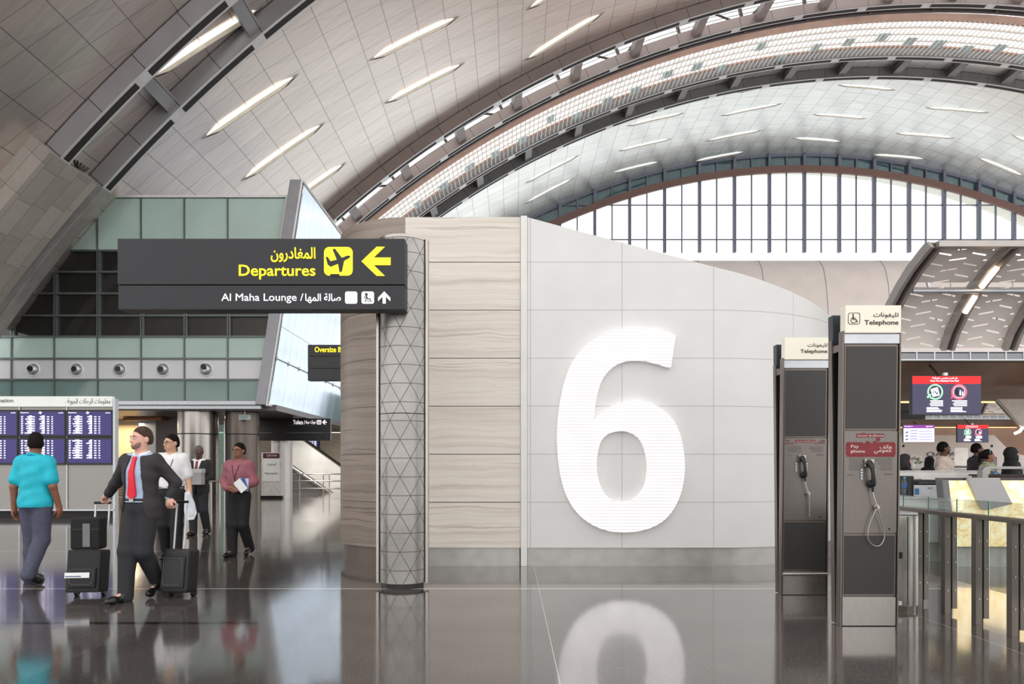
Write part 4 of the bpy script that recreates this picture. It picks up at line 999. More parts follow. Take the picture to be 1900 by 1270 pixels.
    z = zz - rows * .0125 - .03; mb.box(-.195, -.14, -.0022, .0005, z - .004, z + .003, M=T); mb.box(.12, .19, -.0022, .0005, z, z + .012, M=T)
    mb.build('small_print', m_ink, t)
    return t
kiosk(1612, 5.80, 'nearer taller looking telephone kiosk with wheelchair symbol and red payphone label', True)
kiosk(1492, 7.217, 'further telephone kiosk with plain sign, standing before the curved white panels', False)
# ------------------------------------------------------------------ right-hand side: barrier, counters, canopies
def bin_():
    t = thing('waste_bin', 'brushed steel cabinet bin with a black handle slot, beside the nearer kiosk', 'bin', (3.61, 6.38, 0))
    pl = [(-.28, 0), (.10, 0), (.17, .012), (.215, .05), (.23, .11), (.23, .42), (-.28, .42)]
    def ex(pl, z0, z1):
        m = len(pl); return MB().add([(x, y, z0) for x, y in pl] + [(x, y, z1) for x, y in pl], [tuple(range(m))[::-1], tuple(range(m, 2 * m))] + [(i, (i + 1) % m, (i + 1) % m + m, i + m) for i in range(m)])
    ex(pl, .05, .90).build('cabinet', m_steel, t, smooth=True, bevel=.004)
    ex([(x * .96, y + .02) for x, y in pl], 0, .05).build('base', m_steel_dark, t)
    ex(pl, .905, .925).build('lid', m_alu, t, bevel=.004)
    MB().box(.085, .09, -.003, .0, .06, .89).build('door_gap', m_slot, t)
    MB().box(-.06, .035, -.012, .006, .50, .56).build('handle_slot', m_black, t, bevel=.01)
    MB().box(-.08, .03, -.004, .001, .065, .10).build('sticker', m_white, t)
    mb = MB()
    for k in range(3): mb.box(-.072, .02 - .02 * k, -.0055, -.003, .088 - .01 * k, .091 - .01 * k)
    mb.build('sticker_print', mat('sticker ink', (90, 90, 90), .6), t)
bin_()
m_clear = thin_glass('clear guard glass', (246, 251, 249), .07)
def balustrade():
    X0 = 4.05; ys = [4.62, 5.04, 5.46, 5.88, 6.30, 6.73, 7.16, 7.59]
    t = thing('glass_balustrade', 'bronze posted glass barrier running back beside the steel bin', 'barrier', (X0, 6.1, 0)); o = Vector(t.location)
    m_post = mat('bronze grey post', (118, 110, 104), .42, .7, .04, 8, (12, 12, .8))
    for y in ys:
        yy = y - o.y
        p = MB().box(-.075, -.022, yy - .03, yy + .03, 0, .915).build('post', m_post, t, bevel=.002)
        q = MB().box(.0, .045, yy - .02, yy + .02, .05, .915).build('post_plate', m_post, t, bevel=.002); q.parent = p
        s = MB().box(-.022, .0, yy - .012, yy + .012, .0, .9).build('post_core', m_slot, t); s.parent = p
        for z in (.22, .48, .72):
            for xx, y0 in ((-.05, -.03), (.024, -.02)):
                b = MB().cyl((xx, yy + y0 - .006, z), (xx, yy + y0, z), .008, n=10).build('bolt', m_steel, t); b.parent = p
    MB().box(-.07, .05, ys[0] - .5 - o.y, ys[-1] + .3 - o.y, .905, .94).build('top_rail', m_post, t, bevel=.004)
    m_edge = mat('green glass edge', (28, 92, 78), .2, 0)
    for a, b in zip(ys[:-1], ys[1:]):
        g = MB().box(.052, .062, a + .006 - o.y, b - .006 - o.y, .30, 1.06).build('glass_panel', m_clear, t)
        e = MB().box(.052, .062, a + .0015 - o.y, a + .0055 - o.y, .94, 1.06).build('glass_edge', m_edge, t); e.parent = g
balustrade()

def onyx_mat():
    M = bpy.data.materials.new('backlit onyx'); g = N(M); o = g.obj()
    n1 = g.noise(o, 2.2, 6, .62, 1.4); n2 = g.noise(o, 5.0, 5, .6, 2.0)
    vein = g.m('ABSOLUTE', g.m('SUBTRACT', n1, .5)); v = g.m('LESS_THAN', vein, .013)
    c = g.ramp(n2, (.30, (226, 184, 112)), (.45, (246, 222, 166)), (.62, (254, 243, 210)))
    c = g.mix(g.m('MULTIPLY', v, .35), c, lin((190, 130, 60)))
    g.put(g.b.inputs['Base Color'], c); g.put(g.b.inputs['Emission Color'], c); g.b.inputs['Emission Strength'].default_value = .92; g.b.inputs['Roughness'].default_value = .2
    return M
def counters():
    D = 9.24; t = thing('checkin_counter', 'glowing yellow onyx fronted counter with grey frame behind the glass barrier', 'counter', (P(1840, 0, D).x, D, 0)); o = Vector(t.location)
    X = lambda p: hx(p, D, o); Z = lambda p: hz(p, D, o)
    mg = mat('grey counter frame', (112, 112, 113), .4, .5, .04, 3); mo = onyx_mat()
    MB().prism([(X(1757), Z(892)), (X(2060), Z(892)), (X(2060), Z(1015)), (X(1768), Z(1015)), (X(1764), Z(950))], .0, .06).build('onyx_panel', mo, t)
    MB().box(X(1752), X(2062), .02, .13, Z(1016), Z(889)).build('body', mg, t)
    MB().prism([(X(1745), Z(888)), (X(1758), Z(888)), (X(1765), Z(950)), (X(1769), Z(1016)), (X(1757), Z(1016))], -.03, .12).build('end_frame', mg, t, bevel=.02, seg=3)
    MB().box(X(1747), X(2064), -.03, .14, Z(891.5), Z(887.5)).build('top_frame', mat('dark counter top', (66, 66, 68), .35, .4), t, bevel=.004)
    MB().prism([(X(1787), Z(887)), (X(1846), Z(887)), (X(1870), Z(935)), (X(1820), Z(947)), (X(1813), Z(945))], -.09, -.035).build('slanted_slab', mat('satin grey slab', (160, 160, 160), .4, .3, .03, 2), t, bevel=.004)
    MB().box(X(1764), X(2060), .05, .12, 0, Z(1016)).build('plinth', mat('pale plinth', (196, 194, 190), .4, .1), t)
    D = 9.75; t = thing('low_desk', 'plain white low desk left of the onyx counter', 'desk', (P(1715, 0, D).x, D, 0)); o = Vector(t.location)
    X = lambda p: hx(p, D, o); Z = lambda p: hz(p, D, o)
    MB().box(X(1655), X(1752), 0, .75, .28, .90).build('front_panel', m_white, t, bevel=.004); MB().box(X(1654), X(1754), -.02, .78, .90, .925).build('desktop', mat('pale grey desktop', (190, 190, 190), .35), t, bevel=.004)
    MB().box(X(1656), X(1750), .04, .72, 0, .28).build('plinth', mat('pale plinth', (196, 194, 190), .4, .1), t)
    zt = .926
    # printer, bottle
    D = 9.95; t = thing('printer', 'grey and black laser printer on the low white desk', 'printer', (P(1719, 0, D).x, D, zt)); o = Vector(t.location)
    MB().box(-.20, .20, 0, .38, 0, .17).build('body', mat('pale grey plastic', (176, 177, 180), .45), t, bevel=.012)
    MB().box(-.21, .21, -.005, .38, .172, .245).build('scanner_lid', m_black, t, bevel=.012); MB().box(-.22, -.19, -.01, .3, .0, .30).build('side_frame', m_black, t, bevel=.006)
    MB().box(-.12, .16, -.008, .0, .188, .215).build('paper_slot', mat('dark paper slot', (58, 58, 60), .5), t); MB().box(.02, .09, -.006, 0, .115, .14).build('badge', m_alu, t)
    MB().box(-.17, -.11, -.006, 0, .03, .12).build('sticker', mat('blue sticker', (58, 104, 150), .5), t); MB().prism([(-.05, .25), (.12, .25), (.12, .258), (-.05, .258)], .02, .3).build('paper', m_white, t)
    t = thing('water_bottle', 'small clear water bottle with blue label standing left of the printer', 'bottle', (P(1681.5, 0, 9.95).x, 9.99, zt))
    MB().lathe([(.030, 0), (.034, .01), (.034, .10), (.030, .11), (.034, .12), (.034, .2), (.026, .235), (.013, .26), (.013, .275)], 20).build('bottle_body', thin_glass('clear plastic', (214, 232, 240), .2, .05), t, smooth=True)
    MB().lathe([(.0352, .125), (.0352, .195)], 20).build('paper_label', mat('bottle blue', (44, 92, 150), .4), t, smooth=True); MB().lathe([(.0155, .262), (.0155, .288)], 16).build('cap', mat('cap blue', (70, 150, 200), .4), t, smooth=True)
    t = thing('marble_parapet', 'grey veined marble parapet behind the printer', 'parapet', (P(1752, 0, 10.9).x, 10.9, 0)); o = Vector(t.location); D = 10.9
    mm = mat('grey marble', (202, 198, 195), .35, 0, .10, 2.5); MB().box(hx(1650, D, o), hx(1842, D, o), 0, .2, 0, 1.285).build('slab', mm, t); MB().box(hx(1649, D, o), hx(1843, D, o), -.01, .22, 1.285, 1.30).build('coping', mm, t, bevel=.003)
    D = 10.32; t = thing('service_desk', 'grey arched frame desk holding small packets, behind the onyx counter', 'desk', (P(1870, 0, D).x, D, 0)); o = Vector(t.location)
    X = lambda p: hx(p, D, o); Z = lambda p: hz(p, D, o); ma = mat('satin grey frame', (160, 158, 157), .4, .4, .03, 3)
    MB().prism([(X(1823), 0), (X(1823), Z(874)), (X(1828), Z(868)), (X(1836), Z(866)), (X(2000), Z(866)), (X(2000), Z(871)), (X(1838), Z(871)), (X(1834), Z(875)), (X(1834), 0)], 0, .12).build('frame', ma, t, bevel=.006)
    MB().box(X(1834), X(2000), .0, .45, Z(884), Z(881)).build('tray', m_black, t); MB().box(X(1836), X(2000), .1, .4, 0, Z(884)).build('cabinet', mat('brown desk front', (146, 108, 84), .5), t)
    t2 = thing('carton', 'small yellow packet lying on the black tray of the grey desk', 'packet', (P(1850, 0, D).x, D + .2, P(0, 881, D).z)); MB().box(-.04, .04, 0, .06, 0, .075).build('packet_body', mat('packet yellow', (238, 206, 96), .5), t2, bevel=.004); MB().box(-.03, .03, -.003, 0, .02, .05).build('packet_print', m_white, t2)
    t2 = thing('pouch', 'blue packet lying on the black tray of the grey desk', 'packet', (P(1865, 0, D).x, D + .2, P(0, 881, D).z)); MB().prism([(-.08, 0), (.08, 0), (.03, .04), (-.06, .055)], 0, .07).build('pouch_body', mat('pouch blue', (62, 112, 160), .5), t2, bevel=.008); MB().box(-.02, .03, -.003, 0, .01, .02).build('packet_print', m_white, t2)
    # far service counter with flowers and a monitor
    D = 15.6; t = thing('service_counter', 'long white service counter behind the travellers', 'counter', (P(1790, 0, D).x, D, 0)); o = Vector(t.location)
    MB().box(hx(1600, D, o), hx(2050, D, o), 0, .7, 0, 1.30).build('front', mat('warm white counter', (222, 208, 198), .4), t); MB().box(hx(1598, D, o), hx(2052, D, o), -.05, .74, 1.30, 1.345).build('countertop', m_white, t, bevel=.006)
    t = thing('flower_vase', 'white flowers with green leaves on the far white counter', 'flowers', (P(1706, 0, D).x, D + .3, 1.346))
    MB().lathe([(.05, 0), (.07, .05), (.05, .13)], 16).build('vase', m_white, t, smooth=True)
    rnd = random.Random(2); mb = MB(); lf = MB()
    for k in range(12):
        c = Vector((rnd.uniform(-.22, .22), rnd.uniform(-.1, .1), .2 + rnd.uniform(-.05, .12))); mb.ell(c, (.045, .045, .035), 8); lf.tube([(0, 0, .1), c], .008, 5); lf.ell(c + Vector((.04, .02, -.05)), (.05, .02, .015), 6)
    mb.build('blossom', m_white, t, smooth=True); lf.build('leaves', mat('leaf green', (84, 116, 58), .6), t, smooth=True)
    t = thing('desk_monitor', 'white screen turned away on the far counter beside the man in white', 'monitor', (P(1795, 0, D).x, D + .2, 1.346))
    MB().prism([(-.17, .05), (.17, .05), (.14, .46), (-.14, .46)], 0, .04).build('screen_back', mat('lit white casing', (246, 238, 232), .4, emit=.15), t, bevel=.006); MB().box(-.04, .04, .04, .08, 0, .2).build('stand', m_alu, t); MB().box(-.3, .2, -.05, .12, 0, .03).build('base', m_black, t)
    t = thing('black_cabinet', 'black open box on the far counter right of the girl in green', 'box', (P(1849, 0, D).x, D + .3, 1.346)); MB().box(-.22, .22, 0, .3, 0, .25).build('box_body', m_black, t); MB().box(.02, .2, -.01, 0, .02, .23).build('door', mat('grey door', (120, 118, 116), .4, .4), t)
    # back wall with lettering
    D = 28.0; w = MB(); p = [P(1560, 905, D), P(2000, 905, D), P(2000, 868, D), P(1876, 840, D), P(1845, 808, D), P(1560, 808, D)]
    mb = MB().prism([(a.x, max(0, a.z) if i not in (0, 1) else 0) for i, a in enumerate(p)], D, D + .2); tag(mb.build('wall_right', mat('warm white wall', (212, 203, 197), .5, 0, .02, 1)), 'warm white wall carrying dark lettering behind the service counter', 'wall', kind='structure')
    t = thing('wall_lettering', 'dark raised lettering on the warm white wall behind the man in white', 'lettering', (P(1750, 0, D).x, D - .01, P(0, 848, D).z)); ml = mat('dark grey letters', (86, 82, 82), .4, .3)
    text('QATAR', ml, t, hx(1719, D, t.location), hx(1786, D, t.location), -.02, .20, -.01, depth=.02); text('AIRWAYS', ml, t, hx(1736, D, t.location), hx(1770, D, t.location), -.12, -.06, -.01, depth=.02)
    t = thing('wall_fitting', 'pair of tiny dark wall fittings above the lettering', 'wall fitting', (P(1740, 0, D).x, D - .02, P(0, 828, D).z))
    for px in (1676, 1807, 1840): MB().box(hx(px, D, t.location) - .04, hx(px, D, t.location) + .04, 0, .02, -.05, .05).build('fitting_body', m_slot, t)
    D = 32; tag(MB().box(P(1500, 0, D).x, 40, D, D + .2, 0, 4.4).build('wall_right', mat('brown far wall', (140, 106, 84), .5, 0, .08, 1)), 'brown wall far behind the counters', 'wall', kind='structure')
counters()

# ---- canopies
def wood_mat():
    M = bpy.data.materials.new('warm brown wood'); g = N(M); x, y, z = g.sep(g.obj())
    gr = g.noise(g.comb(g.m('MULTIPLY', x, 6.0), g.m('MULTIPLY', y, .8), g.m('MULTIPLY', z, .8)), 2.0, 5, .6, .4); pl = g.white(g.comb(g.m('FLOOR', g.m('DIVIDE', g.m('ADD', x, g.m('MULTIPLY', z, .35)), .33)), 0.0, 0.0))
    c = g.ramp(g.m('MULTIPLY_ADD', pl, .35, g.m('MULTIPLY', gr, .65)), (.2, (104, 66, 36)), (.5, (134, 88, 50)), (.8, (160, 110, 68)))
    g.put(g.b.inputs['Base Color'], c); g.b.inputs['Roughness'].default_value = .4; g.bump(gr, .05); MATS['wood'] = M; return M
def shell_mat():
    M = bpy.data.materials.new('perforated canopy shell'); g = N(M); u, v, _ = g.sep(g.uv())
    pu, pv = .52, .115
    row = g.m('FLOOR', g.m('DIVIDE', v, pv)); odd = g.m('MODULO', row, 2.0)
    uu = g.m('ADD', u, g.m('MULTIPLY', odd, pu / 2)); lu = g.m('SUBTRACT', g.m('MULTIPLY', g.m('FRACT', g.m('DIVIDE', uu, pu)), pu), pu / 2)
    lv = g.m('SUBTRACT', g.m('MULTIPLY', g.m('FRACT', g.m('DIVIDE', v, pv)), pv), pv / 2)
    sl = g.m('MULTIPLY', g.m('SUBTRACT', g.m('MULTIPLY', odd, 2.0), 1.0), .22)
    dv = g.m('ABSOLUTE', g.m('SUBTRACT', lv, g.m('MULTIPLY', lu, sl))); du = g.m('ABSOLUTE', lu)
    hole = g.m('MULTIPLY', g.m('LESS_THAN', dv, .014), g.m('LESS_THAN', du, .115))
    fine = g.m('MULTIPLY', g.m('SINE', g.m('MULTIPLY', u, 250.0)), g.m('SINE', g.m('MULTIPLY', v, 250.0)))
    g.put(g.b.inputs['Base Color'], g.mix(g.m('MULTIPLY_ADD', fine, .3, .5), lin((214, 206, 199)), lin((238, 230, 224)))); g.b.inputs['Metallic'].default_value = .0; g.b.inputs['Roughness'].default_value = .42
    tr = g.node('ShaderNodeBsdfTransparent'); mx = g.node('ShaderNodeMixShader'); g.l.new(hole, mx.inputs[0]); g.l.new(g.b.outputs[0], mx.inputs[1]); g.l.new(tr.outputs[0], mx.inputs[2]); g.l.new(mx.outputs[0], g.out.inputs[0])
    return M
m_wood = wood_mat(); m_shell = shell_mat(); m_rib3 = mat('canopy rib metal', (172, 165, 160), .4, .5, .04, 4); m_lamp = glow('warm strip lamp', (255, 226, 196), 4.0)
PROF = [(0, 0), (-.15, .27), (-.42, .58), (-.73, .84), (-1.05, 1.05), (-1.40, 1.21), (-1.56, 1.27)]
def canopy(D0, z0, xs, label, wl, full):
    t = thing('perforated_canopy', label, 'canopy', (xs[0], D0, z0), group='canopies over the check-in counters'); o = Vector(t.location)
    # finer profile
    pr = []
    for i in range(len(PROF) - 1):
        for k in range(4): f = k / 4; pr.append((PROF[i][0] * (1 - f) + PROF[i + 1][0] * f, PROF[i][1] * (1 - f) + PROF[i + 1][1] * f))
    pr.append(PROF[-1])
    for k, x in enumerate(xs):
        mb = MB()
        for a, b in ((-.10, -.045), (.045, .10)):
            mb.prism([(y, z) for y, z in pr] + [(y + .12, z + .12) for y, z in pr[::-1]], x + a - o.x, x + b - o.x, axis='x')
        r = mb.build('rib', m_rib3, t, bevel=0)
        tr = MB().prism([(y + .05, z + .05) for y, z in pr] + [(y + .1, z + .1) for y, z in pr[::-1]], x - .045 - o.x, x + .045 - o.x, axis='x').build('trough', mat('trough grey', (88, 82, 78), .5, .3), t); tr.parent = r
        if full and k in (1,):
            for (a, b) in ((8, 11), (13, 17)):
                mb = MB(); mb.tube([(x - o.x, pr[a][0] - .0, pr[a][1] - .0), (x - o.x, pr[b][0], pr[b][1])], .045, 10); mb.build('strip_light', m_lamp, t)
    for x0, x1 in zip(xs[:-1], xs[1:]):
        for lo, hi in ((0, 12), (13, len(pr) - 1)):
            mb = MB(); mb.uv = []; s = 0
            for i in range(lo, hi + 1):
                if i > lo: s += math.hypot(pr[i][0] - pr[i - 1][0], pr[i][1] - pr[i - 1][1])
                for x in (x0 + .1, x1 - .1): mb.v.append((x - o.x, pr[i][0] + .09, pr[i][1] + .09)); mb.uv.append((x, s + lo * .1))
            for i in range(hi - lo): mb.f.append((2 * i, 2 * i + 1, 2 * i + 3, 2 * i + 2)); mb.mi.append(0)
            mb.build('shell_panel', m_shell, t, smooth=True)
    MB().tube([(xs[0] + .1 - o.x, pr[12][0] - .02, pr[12][1]), (xs[-1] - o.x, pr[12][0] - .02, pr[12][1])], .04, 12).build('tube', m_alu, t, smooth=True)
    MB().box(xs[0] - o.x, xs[-1] - o.x, pr[-1][0] - .03, pr[-1][0] + .1, pr[-1][1], pr[-1][1] + .09).build('front_edge', m_rib3, t, bevel=.01)
    g = MB()
    for k in range(6): g.box(xs[0] - o.x, xs[-1] - o.x, -.02, .08, -.115 + .017 * k, -.107 + .017 * k)
    x = xs[0]
    while x < xs[-1]: g.box(x - o.x - .012, x - o.x + .012, -.03, .09, -.12, .0); x += .30
    g.build('grille', m_alu, t); MB().box(xs[0] - o.x, xs[-1] - o.x, -.03, .1, -.14, -.12).build('grille_rail', m_white, t); MB().box(xs[0] - o.x, xs[-1] - o.x, -.03, .1, .0, .02).build('grille_rail', m_white, t); MB().box(xs[0] - o.x, xs[-1] - o.x, .09, .12, -.12, .0).build('grille_back', mat('trough grey', (88, 82, 78)), t)
    for x in xs[1:]:
        hg = MB().tube([(x - o.x, .1, .1), (x - o.x, .6, 1.4)], .03, 6); hg.build('stay', m_alu, t)
    s = thing('wood_soffit', wl, 'soffit', (xs[0], D0 + .1, z0 - .15), group='wood soffits under the canopies'); mb = MB(); n = 12; dz, dy = .34 if full else .18, 3.4 if full else 1.6
    for i in range(n + 1):
        a = i / n; y = dy * a; z = -dz * math.sin(a * math.pi / 2)
        for x in (xs[0], xs[-1]):
            mb.v += [(x - o.x, y, z), (x - o.x, y, z + .04)]
    for i in range(n):
        a = 4 * i; mb.f += [(a, a + 2, a + 6, a + 4), (a + 1, a + 5, a + 7, a + 3)]; mb.mi += [0, 0]
    mb.build('wood_panel', m_wood, s, smooth=True)
    MB().box(0, xs[-1] - o.x, dy - .02, dy + .12, -dz - .02, -dz + .01).build('light_strip', glow('warm light strip', (255, 206, 140), 2.2), s)
    MB().box(0, xs[-1] - o.x, dy + .12, dy + .2, -dz - .02, .2).build('upstand', m_wood, s)
canopy(11.5, 3.29, [6.2, 7.35, 8.4, 9.45, 10.5, 11.55], 'nearer perforated metal canopy with two lit strip lamps above the large red topped screen', 'nearer curved brown wood soffit behind the large red topped screen', True)
canopy(25.5, 3.29, [13.6, 14.9, 16.2, 17.5, 18.8, 20.1], 'farther perforated metal canopy seen low behind the large screen', 'farther brown wood soffit above the two small screens', False)
D = 16.5; t = thing('ceiling_housing', 'black boxy housing hanging under the wood soffit left of the large screen', 'housing', (P(1690, 0, D).x, D, P(0, 779, D).z)); MB().box(-.9, .35, 0, .6, 0, .2).build('lower_box', m_black, t); MB().box(-.9, .1, 0, .6, .21, .42).build('upper_box', mat('dark brown box', (40, 34, 31), .5), t)
MB().tube([(-.2, .3, .4), (-.2, .3, .62)], .02, 6).build('hanger', m_steel, t)
D = 13.4; t = thing('canopy_wing', 'pale sloping wing panel with a lit curved strip at the right edge', 'canopy wing', (P(1880, 0, D).x, D, P(0, 770, D).z)); o = Vector(t.location)
MB().plate([p - o for p in [P(1848, 741, D), P(1896, 795, D), P(1990, 850, D), P(1990, 741, D)]], 0, .08).build('wing_panel', mat('pale wing metal', (176, 164, 154), .45, .3), t); MB().tube([P(1848, 741, D - .03) - o, P(1896, 795, D - .03) - o, P(1990, 850, D) - o], .03, 6).build('wing_edge', m_rib3, t)
MB().tube([P(1883, 805, D - .1) - o, P(1892, 801, D - .1) - o, P(1898, 793, D - .1) - o], .028, 8).build('strip_light', m_lamp, t)

# ---- screens
m_red_s = glow('red screen band', (250, 8, 12), 1.0); m_navy = glow('navy screen', (50, 48, 74), .9); m_sw = glow('screen white', (235, 235, 250), 1.3); m_sg = glow('screen green', (150, 232, 170), 1.0); m_sr = glow('screen red ring', (240, 90, 110), 1.0); m_lil = glow('lilac screen', (206, 202, 240), 1.0); m_pur = glow('purple band', (120, 42, 140), .9)
def ring(cx, cz, r0, r1): return [disc(cx, cz, r0, 36), disc(cx, cz, r1, 36)]
def bag_screen(px, py, D, label):
    t = thing('overhead_screen', label, 'screen', (P(px, 0, D).x, D, P(0, py, D).z), group='overhead screens'); w, h = .575, .325
    MB().box(-w, w, 0, .07, -h, h).build('casing', m_black, t, bevel=.006); d = MB().box(-w + .012, w - .012, -.004, 0, -h + .012, h - .012).build('display', m_navy, t)
    def sh(nm, p, m, y=-.008): e = shape(nm, p, .002, m, t, (0, y, 0)); e.parent = d; return e
    b = MB().box(-w + .012, w - .012, -.006, -.004, h - .135, h - .012).build('header_band', m_red_s, t); b.parent = d
    for e in (text('Have You Checked Your Bag?', m_sw, t, -.27, .2, .217, .252, -.009, bold=.02, depth=.002), text('هل قمت بفحص حقيبتك؟', m_sw, t, -.24, .18, .262, .302, -.009, bold=.01, depth=.002, arab=True)): e.parent = d
    for cx, m in ((-.19, m_sg), (.205, m_sr)):
        sh('ring', ring(cx, .055, .13, .105), m); 
        if cx > 0: sh('ring', ring(cx, .055, .098, .09), m_sw)
    sh('document', [[(-.265, .1), (-.15, .135), (-.115, .0), (-.23, -.03)]], m_sw)
    sh('figures', [disc(.17, .115, .018, 14), [(.15, .09), (.19, .09), (.188, .0), (.152, .0)]], m_slot); sh('figures', [disc(.225, .07, .013, 12), [(.212, .05), (.238, .05), (.236, .0), (.214, .0)], disc(.265, .05, .012, 12), [(.253, .035), (.277, .035), (.276, .0), (.254, .0)]], m_sw)
    sh('items', [[(-.235, .02), (-.225, .02), (-.205, .085), (-.215, .088)], [(-.20, .03), (-.185, .03), (-.175, .07), (-.19, .07)], [(-.175, .01), (-.15, .02), (-.15, .05), (-.17, .05)]], m_slot, -.011)
    sh('tick', [[(-.335, -.03), (-.31, -.05), (-.25, .01), (-.265, .025), (-.31, -.02), (-.325, -.01)]], m_sg, -.011)
    sh('cross', [[(.075, -.01), (.1, -.035), (.125, -.06), (.14, -.045), (.115, -.02), (.14, .005), (.125, .02), (.1, -.005), (.085, .01), (.07, -.0)], [(.09, -.02), (.1, -.03), (.075, -.055), (.06, -.045)]], m_sr, -.011)
    rnd = random.Random(4)
    for cx in (-.33, .065):
        mb = MB()
        for k in range(4): ww = .26 * (.75 + .25 * rnd.random()) ; mb.box(cx + .27 - ww, cx + .27, -.008, -.005, -.1 - .026 * k, -.085 - .026 * k)
        for k in range(4): mb.box(cx, cx + .26 * (.7 + .3 * rnd.random()), -.008, -.005, -.21 - .022 * k, -.197 - .022 * k)
        e = mb.build('small_print', m_sw, t); e.parent = d
    MB().box(-.035, .025, .0, .05, h, h + .05).build('sensor', m_white, t); MB().tube([(.0, .05, h - .1), (.0, .45, h + .24)], .018, 8).build('hanger', m_slot, t)
bag_screen(1756, 734, 11.25, 'large black overhead screen with red header above the travellers'); bag_screen(1805, 805, 25.0, 'small far overhead screen with red header, right of the lilac one')
D = 25.0; t = thing('overhead_screen', 'small far overhead screen with purple header and pale lilac page', 'screen', (P(1705, 0, D).x, D, P(0, 805, D).z), group='overhead screens'); w, h = .575, .325
MB().box(-w, w, 0, .07, -h, h).build('casing', m_black, t, bevel=.006); d = MB().box(-w + .012, w - .012, -.004, 0, -h + .012, h - .012).build('display', m_lil, t); b = MB().box(-w + .012, w - .012, -.008, -.004, h - .13, h - .012).build('header_band', m_pur, t)
text('Information on', m_sw, t, -.53, -.24, .25, .285, -.011, bold=.02); text('QATAR', m_sw, t, .25, .5, .235, .28, -.011, bold=.02); mb = MB()
for k in range(4):
    mb.box(-.32, -.06, -.009, -.005, .09 - .1 * k, .12 - .1 * k); mb.box(.0, .5, -.009, -.005, .07 - .1 * k, .09 - .1 * k)
mb.build('page_lines', mat('grey page lines', (150, 148, 190), .5, emit=.5), t); mb = MB()
for k in range(3): mb.prism([(-.5, .04 - .13 * k), (-.42, .08 - .13 * k), (-.39, .05 - .13 * k), (-.47, .01 - .13 * k)], -.01, -.005)
mb.build('page_icons', mat('dark blue icons', (48, 54, 110), .5), t); MB().tube([(.0, .05, h - .1), (.0, .45, h + .24)], .018, 8).build('hanger', m_slot, t)
